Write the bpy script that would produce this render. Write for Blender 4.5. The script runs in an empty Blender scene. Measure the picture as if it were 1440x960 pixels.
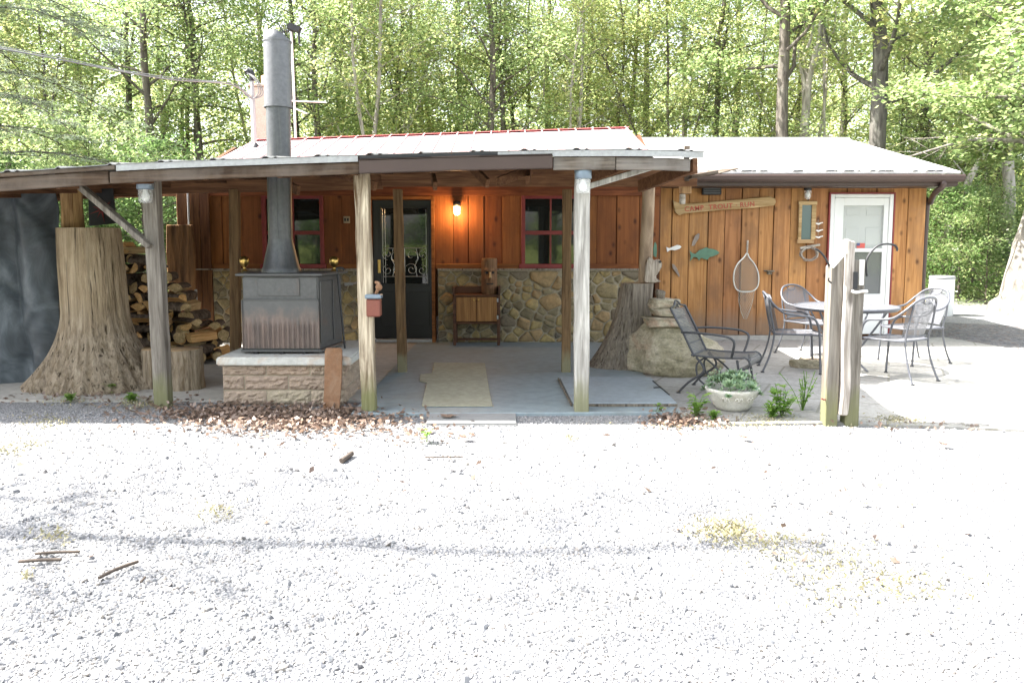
import bpy, bmesh, math, random
import numpy as np
from mathutils import Vector, Matrix, noise as mnoise
R = math.radians
random.seed(7); RNG = np.random.default_rng(7)
S = bpy.context.scene
COL = S.collection
# ---------------------------------------------------------------- camera model
F, CX, HORIZ, PITCH, CAMZ = 1100.0, 720.0, 337.0, R(5.5), 1.5
YP = HORIZ + F*math.tan(PITCH)
def ray(px, py):
    dx = (px-CX)/F; dv = (YP-py)/F
    return Vector((dx, math.cos(PITCH)+dv*math.sin(PITCH), -math.sin(PITCH)+dv*math.cos(PITCH)))
def A(px, py, Y):
    "point of the photograph that lies at distance Y in front of the camera"
    d = ray(px, py or 400); t = Y/d.y
    return Vector((d.x*t, Y, CAMZ+d.z*t))
def G(px, py, z=0.0):
    "point of the photograph that lies on the ground"
    d = ray(px, py); t = (z-CAMZ)/d.z
    return Vector((d.x*t, d.y*t, z))
# ---------------------------------------------------------------- mesh builder
def frames(pts):
    n = len(pts); T = []
    for i in range(n):
        t = (pts[min(i+1, n-1)]-pts[max(i-1, 0)])
        T.append(t.normalized() if t.length > 1e-9 else Vector((0, 0, 1)))
    u = T[0].orthogonal().normalized(); out = []
    for i in range(n):
        u = (u - T[i]*u.dot(T[i]))
        u = u.normalized() if u.length > 1e-6 else T[i].orthogonal().normalized()
        out.append((u, T[i].cross(u)))
    return out
def catmull(pts, k=6, closed=False):
    pts = [Vector(p) for p in pts]; n = len(pts); out = []
    rng = range(n if closed else n-1)
    for i in rng:
        g = lambda j: pts[j % n] if closed else pts[max(0, min(n-1, j))]
        a, b, c, d = g(i-1), g(i), g(i+1), g(i+2)
        for q in range(k):
            t = q/k
            out.append(.5*((2*b)+(c-a)*t+(2*a-5*b+4*c-d)*t*t+(3*b-a-3*c+d)*t*t*t))
    if not closed: out.append(pts[-1])
    return out
WLOC = {}
class MB:
    def __init__(s): s.v = []; s.f = []; s.sm = []; s.mi = []; s.cur = 0
    def add(s, vs, fs, smooth=False, mi=None):
        o = len(s.v); s.v += [Vector(p) for p in vs]
        for f in fs:
            s.f.append([i+o for i in f]); s.sm.append(smooth); s.mi.append(s.cur if mi is None else mi)
        return s
    def box(s, c, size, rot=None):
        hx, hy, hz = [q/2 for q in size]; c = Vector(c)
        vs = [Vector((x, y, z)) for x in (-hx, hx) for y in (-hy, hy) for z in (-hz, hz)]
        if rot is not None: vs = [rot @ p for p in vs]
        return s.add([p+c for p in vs], [(0,1,3,2),(4,6,7,5),(0,4,5,1),(2,3,7,6),(0,2,6,4),(1,5,7,3)])
    def bx(s, x0, x1, y0, y1, z0, z1):
        return s.box(((x0+x1)/2, (y0+y1)/2, (z0+z1)/2), (abs(x1-x0), abs(y1-y0), abs(z1-z0)))
    def beam(s, p0, p1, w, h, up=(0, 0, 1)):
        p0 = Vector(p0); p1 = Vector(p1); d = (p1-p0); L = d.length; d.normalize()
        side = d.cross(Vector(up))
        if side.length < 1e-4: side = d.cross(Vector((0, 1, 0)))
        side.normalize(); u = side.cross(d)
        rot = Matrix((d, side, u)).transposed()
        return s.box((p0+p1)/2, (L, w, h), rot)
    def tube(s, pts, r, n=8, closed=False, cap=True, wob=0, seed=0, smooth=True):
        pts = [Vector(p) for p in pts]; m = len(pts)
        rr = [r]*m if not hasattr(r, '__len__') else list(r)
        fr = frames(pts); vs = []; fs = []
        for i, (p, (u, w)) in enumerate(zip(pts, fr)):
            for k in range(n):
                a = 2*math.pi*k/n
                q = rr[i]
                if wob: q *= 1+wob*mnoise.noise(Vector((math.cos(a)*1.7+seed, math.sin(a)*1.7, i*.45+seed*3)))
                vs.append(p+u*math.cos(a)*q+w*math.sin(a)*q)
        for i in range(m if closed else m-1):
            j = (i+1) % m
            for k in range(n):
                l = (k+1) % n
                fs.append((i*n+k, i*n+l, j*n+l, j*n+k))
        s.add(vs, fs, smooth)
        if cap and not closed:
            s.add(vs[:n], [tuple(range(n))[::-1]]); s.add(vs[-n:], [tuple(range(n))])
        return s
    def lathe(s, prof, c=(0, 0, 0), n=20, smooth=True, cap=True):
        c = Vector(c); vs = []; fs = []
        for r_, z in prof:
            for k in range(n):
                a = 2*math.pi*k/n; vs.append(c+Vector((r_*math.cos(a), r_*math.sin(a), z)))
        for i in range(len(prof)-1):
            for k in range(n):
                l = (k+1) % n; fs.append((i*n+k, i*n+l, (i+1)*n+l, (i+1)*n+k))
        s.add(vs, fs, smooth)
        if cap:
            if prof[0][0] > 1e-4: s.add(vs[:n], [tuple(range(n))[::-1]])
            if prof[-1][0] > 1e-4: s.add(vs[-n:], [tuple(range(n))])
        return s
    def prism(s, pts, d, smooth=False):
        pts = [Vector(p) for p in pts]; d = Vector(d); n = len(pts)
        s.add(pts+[p+d for p in pts], [tuple(range(n)), tuple(range(2*n-1, n-1, -1))] +
              [(i, i+n, (i+1) % n+n, (i+1) % n) for i in range(n)], smooth)
        return s
    def ball(s, c, r, n=12, m=8, sq=(1, 1, 1), rough=0, seed=0):
        c = Vector(c); vs = []; fs = []
        for i in range(m+1):
            th = math.pi*i/m
            for k in range(n):
                a = 2*math.pi*k/n
                d = Vector((math.sin(th)*math.cos(a), math.sin(th)*math.sin(a), -math.cos(th)))
                q = r*(1+rough*mnoise.noise(d*1.6+Vector((seed, seed*.7, 0))))
                vs.append(c+Vector((d.x*sq[0], d.y*sq[1], d.z*sq[2]))*q)
        for i in range(m):
            for k in range(n):
                l = (k+1) % n; fs.append((i*n+k, i*n+l, (i+1)*n+l, (i+1)*n+k))
        return s.add(vs, fs, True)
    def sheet(s, fn, nu, nv, smooth=True):
        vs = [fn(i/nu, j/nv) for j in range(nv+1) for i in range(nu+1)]
        fs = [(j*(nu+1)+i, j*(nu+1)+i+1, (j+1)*(nu+1)+i+1, (j+1)*(nu+1)+i) for j in range(nv) for i in range(nu)]
        return s.add(vs, fs, smooth)
    def build(s, name, mats, parent=None, label=None, cat=None, group=None, kind=None, bevel=0, seg=1, loc=None, recalc=True):
        me = bpy.data.meshes.new(name)
        if parent is not None: o0 = WLOC[parent.name]
        elif loc is not None: o0 = Vector(loc)
        else:
            xs = [p.x for p in s.v]; ys = [p.y for p in s.v]; zs = [p.z for p in s.v]
            o0 = Vector(((min(xs)+max(xs))/2, (min(ys)+max(ys))/2, min(zs)))
        me.from_pydata([p-o0 for p in s.v], [], s.f)
        me.polygons.foreach_set('use_smooth', s.sm)
        if not isinstance(mats, (list, tuple)): mats = [mats]
        for m in mats: me.materials.append(m)
        me.polygons.foreach_set('material_index', s.mi)
        if recalc or bevel:
            bm = bmesh.new(); bm.from_mesh(me)
            if recalc: bmesh.ops.recalc_face_normals(bm, faces=bm.faces)
            if bevel:
                es = [e for e in bm.edges if len(e.link_faces) == 2 and e.calc_face_angle(0) > .6]
                bmesh.ops.bevel(bm, geom=es, offset=bevel, segments=seg, affect='EDGES', clamp_overlap=True)
            bm.to_mesh(me); bm.free()
        return link(name, me, parent, o0, label, cat, group, kind)
def link(name, me, parent, o0, label=None, cat=None, group=None, kind=None):
    ob = bpy.data.objects.new(name, me); COL.objects.link(ob)
    WLOC[ob.name] = Vector(o0)
    if parent is not None: ob.parent = parent
    else: ob.location = o0
    return tag(ob, label, cat, group, kind)
def tag(ob, label=None, cat=None, group=None, kind=None):
    if label: ob['label'] = label
    if cat: ob['category'] = cat
    if group: ob['group'] = group
    if kind: ob['kind'] = kind
    return ob
def thing(name, label, cat, loc=(0, 0, 0), group=None):
    ob = bpy.data.objects.new(name, None); COL.objects.link(ob); ob.empty_display_size = .1
    ob.location = loc; WLOC[ob.name] = Vector(loc)
    return tag(ob, label, cat, group)
def dup(root, loc, rotz, label, scale=1.0, group=None):
    r = root.copy(); COL.objects.link(r); r.location = loc; r.rotation_euler = (0, 0, rotz); r.scale = (scale,)*3
    r['label'] = label
    if group: r['group'] = group
    for ch in list(root.children):
        c = ch.copy(); COL.objects.link(c); c.parent = r
        for g in list(ch.children):
            d = g.copy(); COL.objects.link(d); d.parent = c
    return r
def npmesh(name, verts, faces, mats, mi=None, smooth=False):
    "mesh from numpy arrays; faces is an (n,k) array"
    me = bpy.data.meshes.new(name); n, k = faces.shape
    me.vertices.add(len(verts)); me.vertices.foreach_set('co', np.asarray(verts, dtype=np.float32).ravel())
    me.loops.add(n*k); me.loops.foreach_set('vertex_index', faces.astype(np.int32).ravel())
    me.polygons.add(n); me.polygons.foreach_set('loop_start', np.arange(0, n*k, k, dtype=np.int32))
    me.polygons.foreach_set('loop_total', np.full(n, k, dtype=np.int32))
    me.polygons.foreach_set('use_smooth', np.full(n, smooth, dtype=bool))
    for m in (mats if isinstance(mats, (list, tuple)) else [mats]): me.materials.append(m)
    if mi is not None: me.polygons.foreach_set('material_index', mi.astype(np.int32))
    me.update(); me.validate()
    return me
# ---------------------------------------------------------------- materials
class NT:
    def __init__(s, name):
        s.m = bpy.data.materials.new(name); s.m.use_nodes = True; s.t = s.m.node_tree; s.n = s.t.nodes
        s.b = s.n['Principled BSDF']; s.out = s.n['Material Output']
        s.co = s.n.new('ShaderNodeTexCoord').outputs['Object']
        s.geo = s.n.new('ShaderNodeNewGeometry'); s.rnd = s.geo.outputs['Random Per Island']
    def l(s, a, b): s.t.links.new(a, b)
    def set(s, sock, v):
        if hasattr(v, 'is_output'): s.l(v, sock)
        else:
            if isinstance(v, (tuple, list)) and len(v) == 3 and sock.type == 'RGBA': v = (*v, 1)
            sock.default_value = v
    def map(s, sc=(1, 1, 1), off=True, vec=None, rot=(0, 0, 0)):
        m = s.n.new('ShaderNodeMapping'); s.l(vec or s.co, m.inputs['Vector']); m.inputs['Scale'].default_value = sc
        m.inputs['Rotation'].default_value = rot
        if off:
            x = s.n.new('ShaderNodeVectorMath'); x.operation = 'SCALE'; x.inputs[0].default_value = (37, 23, 51)
            s.l(s.rnd, x.inputs['Scale']); s.l(x.outputs[0], m.inputs['Location'])
        return m.outputs[0]
    def noise(s, vec, scale=5, detail=4, rough=.6, dist=0):
        k = s.n.new('ShaderNodeTexNoise'); s.l(vec, k.inputs['Vector']); k.inputs['Scale'].default_value = scale
        k.inputs['Detail'].default_value = detail; k.inputs['Roughness'].default_value = rough; k.inputs['Distortion'].default_value = dist
        return k.outputs['Fac']
    def vor(s, vec, scale=5, feat='F1', out='Distance', rand=1):
        k = s.n.new('ShaderNodeTexVoronoi'); k.feature = feat; s.l(vec, k.inputs['Vector']); k.inputs['Scale'].default_value = scale
        k.inputs['Randomness'].default_value = rand
        return k.outputs[out]
    def ramp(s, fac, stops, interp='LINEAR'):
        k = s.n.new('ShaderNodeValToRGB'); s.set(k.inputs[0], fac); e = k.color_ramp; e.interpolation = interp
        while len(e.elements) < len(stops): e.elements.new(.5)
        for el, (p, c) in zip(e.elements, stops):
            el.position = p; el.color = (*c, 1) if isinstance(c, (tuple, list)) else (c, c, c, 1)
        return k.outputs[0]
    def mix(s, fac, a, b, mode='MIX'):
        k = s.n.new('ShaderNodeMix'); k.data_type = 'RGBA'; k.blend_type = mode
        s.set(k.inputs[0], fac); s.set(k.inputs[6], a); s.set(k.inputs[7], b)
        return k.outputs[2]
    def math(s, op, a, b=0.0, clamp=False):
        k = s.n.new('ShaderNodeMath'); k.operation = op; k.use_clamp = clamp; s.set(k.inputs[0], a); s.set(k.inputs[1], b)
        return k.outputs[0]
    def sep(s, vec, ax):
        k = s.n.new('ShaderNodeSeparateXYZ'); s.l(vec, k.inputs[0]); return k.outputs[ax]
    def hsv(s, col, h=.5, sat=1.0, v=1.0):
        k = s.n.new('ShaderNodeHueSaturation'); s.set(k.inputs['Color'], col); s.set(k.inputs['Hue'], h)
        s.set(k.inputs['Saturation'], sat); s.set(k.inputs['Value'], v); return k.outputs[0]
    def bump(s, h, strength=.5, dist=.01):
        k = s.n.new('ShaderNodeBump'); s.set(k.inputs['Height'], h); k.inputs['Strength'].default_value = strength
        k.inputs['Distance'].default_value = dist; s.l(k.outputs[0], s.b.inputs['Normal'])
    def fin(s, col, rough=.8, metal=0.0, spec=None):
        s.set(s.b.inputs['Base Color'], col); s.set(s.b.inputs['Roughness'], rough); s.set(s.b.inputs['Metallic'], metal)
        if spec is not None: s.b.inputs['Specular IOR Level'].default_value = spec
        return s.m
def wood(name, dark, light, axis='Z', fine=1.0, knots=.5, var=.35, rough=.8, bump=.4, moss=None, grey=None):
    t = NT(name); a = 1.1; c = 17*fine
    sc = {'Z': (c, c, a), 'X': (a, c, c), 'Y': (c, a, c)}[axis]
    v = t.map(sc)
    n1 = t.noise(v, 1.0, 6, .65, 1.2)
    sc2 = {'Z': (c*5, c*5, 2.5), 'X': (2.5, c*5, c*5), 'Y': (c*5, 2.5, c*5)}[axis]
    n2 = t.noise(t.map(sc2), 1.0, 3, .6)
    col = t.ramp(n1, [(.36, dark), (.64, light)])
    col = t.mix(t.ramp(n2, [(.35, .5), (.6, 0.0)]), col, tuple(q*.55 for q in dark))
    if knots:
        kv = t.map({'Z': (5, 5, 2.0), 'X': (2.0, 5, 5), 'Y': (5, 2.0, 5)}[axis])
        k = t.vor(kv, 1.0)
        col = t.mix(t.math('MULTIPLY', t.ramp(k, [(.07, 1.0), (.16, 0.0)]), knots), col, tuple(q*.35 for q in dark))
    if grey:
        g = t.noise(t.map((2.2, 2.2, 1.2)), 1.4, 5, .6)
        col = t.mix(t.ramp(g, [(.42, 0.0), (.62, grey[3])]), col, grey[:3])
    col = t.hsv(col, t.math('ADD', .492, t.math('MULTIPLY', t.rnd, .016)), 1.0,
                t.math('ADD', 1-var/2, t.math('MULTIPLY', t.rnd, var)))
    if moss:
        z = t.sep(t.co, 2); nz = t.math('ADD', z, t.math('MULTIPLY', t.noise(t.map((9, 9, 4)), 1.5, 4), -.30))
        col = t.mix(t.math('MULTIPLY', t.ramp(nz, [(0.0, 1.0), (max(.02, moss[3]), 0.0)]), .8), col, moss[:3])
    t.bump(t.math('ADD', n1, t.math('MULTIPLY', n2, .5)), bump, .006)
    return t.fin(col, rough, 0, .25)
def siding(name, dark, light, knotc, stain, var=.3):
    t = NT(name); n1 = t.noise(t.map((14, 14, .7)), 1.0, 5, .6, .8); n2 = t.noise(t.map((70, 70, 2.0)), 1.0, 3, .6); blot = t.noise(t.map((2.5, 2.5, 1.3)), 1.2, 6, .65)
    c = t.ramp(t.math('ADD', t.math('MULTIPLY', n1, .7), t.math('MULTIPLY', n2, .3)), [(.36, dark), (.60, light)])
    c = t.mix(t.ramp(blot, [(.46, 0.0), (.66, .7)]), c, stain)
    kv = t.map((6.5, 6.5, 4.2)); k = t.vor(kv, 1.0); kc = t.sep(t.vor(kv, 1.0, out='Color'), 0)
    on = t.math('GREATER_THAN', kc, .25)
    c = t.mix(t.math('MULTIPLY', on, t.ramp(k, [(.07, .9), (.12, .6), (.24, 0.0)])), c, knotc)
    c = t.hsv(c, t.math('ADD', .494, t.math('MULTIPLY', t.rnd, .012)), 1.0, t.math('ADD', 1-var/2, t.math('MULTIPLY', t.rnd, var)))
    z = t.sep(t.co, 2); c = t.mix(t.ramp(t.math('ADD', z, t.math('MULTIPLY', n1, -.5)), [(-.08, .65), (.25, 0.0)]), c, (.20, .15, .11))
    t.bump(t.math('ADD', n1, t.math('MULTIPLY', n2, .5)), .3, .005); return t.fin(c, .65, 0, .25)
def plain(name, col, rough=.5, metal=0.0, var=.12, scale=8, bump=0.0, spec=None):
    t = NT(name); n = t.noise(t.map((1, 1, 1)), scale, 5, .65)
    c = t.hsv(col, .5, 1.0, t.ramp(n, [(.3, 1-var), (.7, 1+var*.6)]))
    if bump: t.bump(t.noise(t.map((1, 1, 1)), scale*6, 4), bump, .004)
    return t.fin(c, rough, metal, spec)
def stained(name, col, stain, rough=.6, metal=0.0, scale=4, lo=.5, hi=.68, amt=.8, stretch=(1, 1, 1), bump=.15):
    t = NT(name); n = t.noise(t.map(stretch), scale, 7, .7, .6)
    n2 = t.noise(t.map((1, 1, 1)), scale*9, 4, .6)
    c = t.mix(t.math('MULTIPLY', t.ramp(n, [(lo, 0.0), (hi, 1.0)]), amt), t.hsv(col, .5, 1.0, t.ramp(n2, [(.3, .82), (.7, 1.12)])), stain)
    if bump: t.bump(t.math('ADD', n2, n), bump, .004)
    return t.fin(c, rough, metal)
def leafmat(name, cols, trans=.5, rough=.5, scale_var=.5):
    t = NT(name); stops = [(i/(len(cols)-1), c) for i, c in enumerate(cols)]
    c = t.ramp(t.rnd, stops)
    cl = t.noise(t.map((1, 1, 1), off=False), .9, 2)
    c = t.hsv(c, .5, 1.0, t.ramp(cl, [(.3, 1-scale_var/2), (.7, 1+scale_var/2)]))
    t.fin(c, .36, 0, .5)
    tr = t.n.new('ShaderNodeBsdfTranslucent'); t.l(t.hsv(c, .488, .86, 1.6), tr.inputs[0])
    mx = t.n.new('ShaderNodeMixShader'); mx.inputs[0].default_value = trans
    t.l(t.b.outputs[0], mx.inputs[1]); t.l(tr.outputs[0], mx.inputs[2]); t.l(mx.outputs[0], t.out.inputs[0])
    return t.m
def barkmat(name, dark, light, sc=(9, 9, 1.6), bump=.9, lichen=None):
    t = NT(name); v = t.map(sc); n1 = t.noise(v, 1.2, 6, .7, .8); vo = t.vor(t.map((sc[0]*1.5, sc[1]*1.5, sc[2]*1.4)), 1.0)
    c = t.ramp(t.math('MULTIPLY', n1, t.math('ADD', vo, .5)), [(.2, dark), (.62, light)])
    if lichen: c = t.mix(t.ramp(t.noise(t.map((2, 2, 1)), 1.6, 6, .7), [(.52, 0.0), (.64, lichen[3])]), c, lichen[:3])
    t.bump(t.math('ADD', n1, vo), bump, .03)
    return t.fin(c, .9, 0, .15)
def glassmat(name, col=(.012, .015, .014), rough=.03):
    t = NT(name); t.b.inputs['IOR'].default_value = 1.5
    return t.fin(col, rough, 0, .7)
def meshmat(name, col, pitch=90, fill=.55, rough=.45, axes=(0, 1)):
    "perforated sheet: real holes through alpha"
    t = NT(name)
    def wave(ax):
        x = t.math('MULTIPLY', t.sep(t.co, ax), pitch)
        return t.math('LESS_THAN', t.math('FRACT', x), .5 - .0)
    a = t.math('MAXIMUM', wave(axes[0]), wave(axes[1]))
    t.l(a, t.b.inputs['Alpha'])
    return t.fin(col, rough, .1)
M = {}
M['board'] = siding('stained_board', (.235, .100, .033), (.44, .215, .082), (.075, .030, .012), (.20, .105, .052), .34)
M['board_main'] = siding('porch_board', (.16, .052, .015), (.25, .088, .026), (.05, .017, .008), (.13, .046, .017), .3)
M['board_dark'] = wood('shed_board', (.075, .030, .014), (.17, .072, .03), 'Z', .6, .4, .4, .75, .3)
M['trim'] = wood('trim_board', (.14, .045, .013), (.28, .10, .03), 'X', .6, .4, .25, .65, .25)
M['post_white'] = wood('weathered_post', (.27, .255, .23), (.56, .54, .50), 'Z', 1.0, .6, .1, .85, .8, moss=(.21, .21, .11, .22))
M['post_grain'] = wood('grained_post', (.10, .058, .030), (.62, .53, .40), 'Z', .75, .3, .1, .8, 1.0, moss=(.17, .18, .075, .20))
M['post_grey'] = wood('grey_post', (.115, .099, .083), (.28, .252, .218), 'Z', .9, .5, .1, .85, .8, moss=(.16, .165, .075, .20))
M['post_brown'] = wood('brown_post', (.085, .048, .024), (.22, .13, .066), 'Z', .9, .5, .15, .8, .4, moss=(.22, .21, .13, .14))
M['beam'] = wood('weathered_beam', (.036, .022, .014), (.115, .077, .051), 'X', .8, .45, .35, .85, .6, grey=(.15, .125, .105, .55))
M['beam_pale'] = wood('pale_weathered_beam', (.07, .055, .043), (.22, .185, .15), 'X', .8, .5, .25, .85, .6, grey=(.20, .185, .17, .6))
M['rafter'] = wood('rafter_wood', (.07, .030, .016), (.165, .080, .043), 'Y', .8, .4, .35, .8, .35)
M['header'] = wood('header_wood', (.09, .038, .020), (.20, .095, .05), 'X', .8, .4, .3, .8, .35)
M['stumpwood'] = barkmat('stump_wood', (.115, .085, .055), (.40, .31, .205), (15, 15, .9), 1.0, lichen=(.17, .15, .12, .55))
M['stumpdark'] = barkmat('old_stump_wood', (.06, .045, .033), (.25, .205, .155), (12, 12, 1.2), 1.0, lichen=(.33, .30, .25, .6))
def stumpmat(name, dark, mid, light, moss):
    t = NT(name); v = t.noise(t.map((26, 26, .8)), 1.0, 6, .7, .6); blot = t.noise(t.map((3.5, 3.5, 1.6)), 1.0, 6, .65, .5); fine = t.noise(t.map((17, 17, 2.6)), 1.5, 6, .72, .8)
    z = t.sep(t.co, 2)
    c = t.ramp(t.math('ADD', t.math('MULTIPLY', v, .65), t.math('MULTIPLY', blot, .35)), [(.36, dark), (.47, mid), (.60, light)])
    low = t.ramp(t.math('ADD', z, t.math('MULTIPLY', blot, -.9)), [(.02, 1.0), (.50, 0.0)])
    c = t.mix(t.math('MULTIPLY', low, .55), c, t.ramp(fine, [(.38, dark), (.5, moss), (.64, tuple(q*1.9 for q in moss))]))
    c = t.mix(t.ramp(t.noise(t.map((30, 30, .7)), 1.0, 4), [(.33, .9), (.42, 0.0)]), c, tuple(q*.4 for q in dark))
    t.bump(t.math('ADD', t.math('ADD', v, fine), t.math('MULTIPLY', blot, .6)), 1.0, .03); return t.fin(c, .9, 0, .15)
M['stumpwood'] = stumpmat('stump_wood', (.11, .078, .05), (.34, .26, .165), (.50, .40, .275), (.25, .21, .165))
M['stumpdark'] = stumpmat('old_stump_wood', (.085, .068, .054), (.26, .22, .175), (.42, .37, .305), (.17, .145, .11))
M['endgrain'] = stained('end_grain', (.34, .23, .12), (.16, .10, .055), .85, 0, 9)
M['bark'] = barkmat('tree_bark', (.035, .030, .026), (.135, .118, .10), (8, 8, 1.5), .9, lichen=(.16, .16, .135, .35))
M['bark_pale'] = barkmat('pale_bark', (.16, .145, .125), (.42, .39, .35), (7, 7, 1.2), .9)
M['logbark'] = barkmat('log_bark', (.04, .03, .024), (.15, .115, .085), (12, 12, 12), .9)
M['logwood'] = wood('split_wood', (.50, .27, .10), (.78, .52, .24), 'Y', .7, .3, .6, .8, .5)
M['logwood2'] = wood('aged_split_wood', (.40, .27, .13), (.68, .51, .28), 'Y', .7, .3, .6, .8, .5)
M['concrete'] = stained('concrete', (.42, .40, .36), (.25, .24, .21), .9, 0, 1.3, .45, .75, .6)
M['porchpaint'] = stained('grey_floor_paint', (.24, .292, .312), (.20, .195, .16), .5, 0, 1.1, .5, .74, .6, bump=.05)
M['hatchpaint'] = stained('hatch_paint', (.27, .31, .335), (.18, .17, .15), .5, 0, 2.0, .55, .75, .5, bump=.05)
M['mortar'] = stained('mortar', (.36, .315, .23), (.22, .19, .135), .95, 0, 5)
M['iron'] = stained('stove_iron', (.098, .099, .097), (.20, .115, .08), .5, .2, 3.2, .58, .76, .5, bump=.12)
def shieldmat():
    t = NT('rusting_shield'); n = t.noise(t.map((1, 1, 1)), 5, 7, .7); z = t.sep(t.co, 2)
    k = t.ramp(t.math('ADD', z, t.math('MULTIPLY', n, -.55)), [(-.0, 1.0), (.16, 0.0)]); n3 = t.noise(t.map((9, 9, 1.5)), 1.5, 6, .7)
    c = t.mix(t.math('MULTIPLY', k, .5), (.100, .101, .099), t.ramp(n3, [(.35, (.10, .065, .05)), (.6, (.25, .16, .12))])); c = t.hsv(c, .5, 1, t.ramp(n, [(.3, .8), (.7, 1.2)]))
    t.bump(n3, .15, .004); return t.fin(c, .5, .2)
M['shield'] = shieldmat()
M['irondark'] = plain('black_iron', (.03, .031, .033), .5, .3, .2)
M['pipe'] = stained('flue_steel', (.085, .089, .092), (.17, .165, .155), .42, .45, 3, .5, .75, .6, (6, 6, .4), bump=.04)
M['pipe_top'] = stained('cowl_steel', (.14, .143, .15), (.19, .19, .19), .5, .35, 3, .5, .75, .5, (6, 6, .4), bump=.04)
M['brass'] = plain('brass', (.55, .38, .12), .3, 1.0, .1)
M['slab'] = stained('hearth_slab', (.52, .52, .48), (.42, .24, .12), .8, 0, 2.3, .54, .70, .75)
M['rust'] = stained('rusty_plate', (.22, .115, .06), (.30, .21, .14), .9, 0, 6, .45, .7, .7)
M['redframe'] = plain('red_paint', (.20, .022, .02), .5, 0, .2)
M['white'] = plain('white_paint', (.66, .67, .65), .45, 0, .04)
M['doorwhite'] = plain('door_panel_white', (.40, .41, .375), .5, 0, .03)
M['blackdoor'] = plain('black_door', (.006, .0065, .0065), .35, 0, .2)
M['glass'] = glassmat('window_glass')
M['caming'] = plain('lead_caming', (.50, .50, .47), .3, .8, .1)
M['browngutter'] = plain('brown_gutter', (.062, .040, .033), .45, .2, .1, 3)
M['flash'] = stained('galvanised_flashing', (.36, .37, .37), (.24, .23, .22), .5, .3, 3, .45, .7, .6, (.6, 4, 4))
M['roofred'] = stained('glare_paled_red_roof', (.70, .42, .43), (.78, .58, .57), .28, .1, 1.2, .4, .7, .6, bump=.0)  # red roof metal, its base colour paled to carry the glare
M['ridgered'] = plain('red_ridge', (.40, .09, .10), .4, .1, .15)
M['roofwhite'] = stained('pale_roof', (.78, .77, .76), (.66, .63, .62), .35, .1, 1.0, .5, .8, .5, bump=.0)
M['roofdark'] = stained('porch_roof_metal', (.20, .20, .20), (.30, .29, .28), .5, .5, 2)
M['tarp'] = None
M['jarmetal'] = plain('zinc_cap', (.20, .255, .31), .45, .5, .15)
def clearglass(name, col=(.9, .93, .92), alpha=.28):
    t = NT(name); t.fin(col, .08, 0, .6); t.b.inputs['Alpha'].default_value = alpha; return t.m
M['jar'] = clearglass('jar_glass')
M['sage'] = plain('green_fish', (.10, .20, .13), .7, 0, .25)
M['fishwhite'] = plain('white_fish', (.78, .77, .72), .6, 0, .08)
M['fishgrey'] = plain('grey_fish', (.27, .22, .18), .7, 0, .3, 20)
M['driftwood'] = wood('driftwood', (.30, .26, .21), (.56, .52, .45), 'X', .9, .1, .2, .85, .4)
M['signwood'] = wood('sign_wood', (.31, .19, .085), (.50, .345, .19), 'X', .6, .5, .1, .8, .4)
M['signred'] = plain('sign_red', (.42, .085, .05), .7, 0, .3, 30)
M['birdwood'] = wood('birdhouse_wood', (.22, .12, .055), (.42, .25, .13), 'Z', .8, .3, .2, .8, .3)
M['steel'] = plain('chair_steel', (.105, .11, .125), .45, .15, .2)
M['mesh'] = meshmat('chair_mesh', (.17, .175, .19), 70)
M['meshv'] = meshmat('chair_back_mesh', (.15, .155, .17), 70, axes=(0, 2))
M['rockersteel'] = plain('rocker_steel', (.055, .057, .063), .45, .2, .2); M['rockermesh'] = meshmat('rocker_mesh', (.075, .078, .085), 70); M['rockermesh_back'] = meshmat('rocker_back_mesh', (.07, .073, .08), 70, axes=(0, 2))
M['netalu'] = plain('net_frame', (.62, .62, .58), .35, .6, .1)
M['cord'] = plain('net_cord', (.45, .47, .42), .8, 0, .2)
M['pot'] = stained('cast_stone_pot', (.62, .60, .54), (.40, .38, .30), .9, 0, 6)
M['carpet'] = stained('beige_carpet', (.37, .35, .26), (.25, .235, .165), 1.0, 0, 2.2, .45, .75, .6, bump=.6)
M['matgrey'] = plain('plastic_grating', (.24, .24, .235), .7, 0, .12)
M['redtin'] = stained('red_tin', (.19, .058, .038), (.16, .085, .06), .5, .1, 12)
M['cabdark'] = wood('cabinet_frame', (.055, .022, .012), (.125, .05, .026), 'X', .7, .2, .2, .5, .2)
M['cabdoor'] = wood('cabinet_door', (.20, .085, .028), (.36, .17, .06), 'Z', .8, .1, .25, .5, .15)
M['carving'] = wood('carved_wood', (.14, .07, .032), (.32, .185, .095), 'Z', .6, .2, .1, .7, .3)
M['owlwood'] = wood('bleached_wood', (.22, .18, .14), (.60, .53, .44), 'Z', .8, .2, .1, .85, .6)
M['boulder'] = None
M['cable'] = plain('cable_grey', (.20, .20, .20), .6)
M['pvc'] = plain('grey_conduit', (.35, .36, .36), .5, .2, .1)
M['chimney'] = stained('chimney_render', (.50, .43, .35), (.34, .29, .24), .9, 0, 5)
M['terracotta'] = plain('clay_flue', (.50, .22, .14), .8)
M['barrel'] = plain('white_barrel', (.80, .81, .78), .5, 0, .08, 3)
M['twig'] = plain('twig_brown', (.09, .07, .055), .9, 0, .3, 20)
def bulbmat():
    t = NT('lit_bulb'); t.fin((1, .8, .5), .3); t.b.inputs['Emission Color'].default_value = (1, .62, .25, 1)
    t.b.inputs['Emission Strength'].default_value = 14; return t.m
M['bulb'] = bulbmat()
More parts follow.
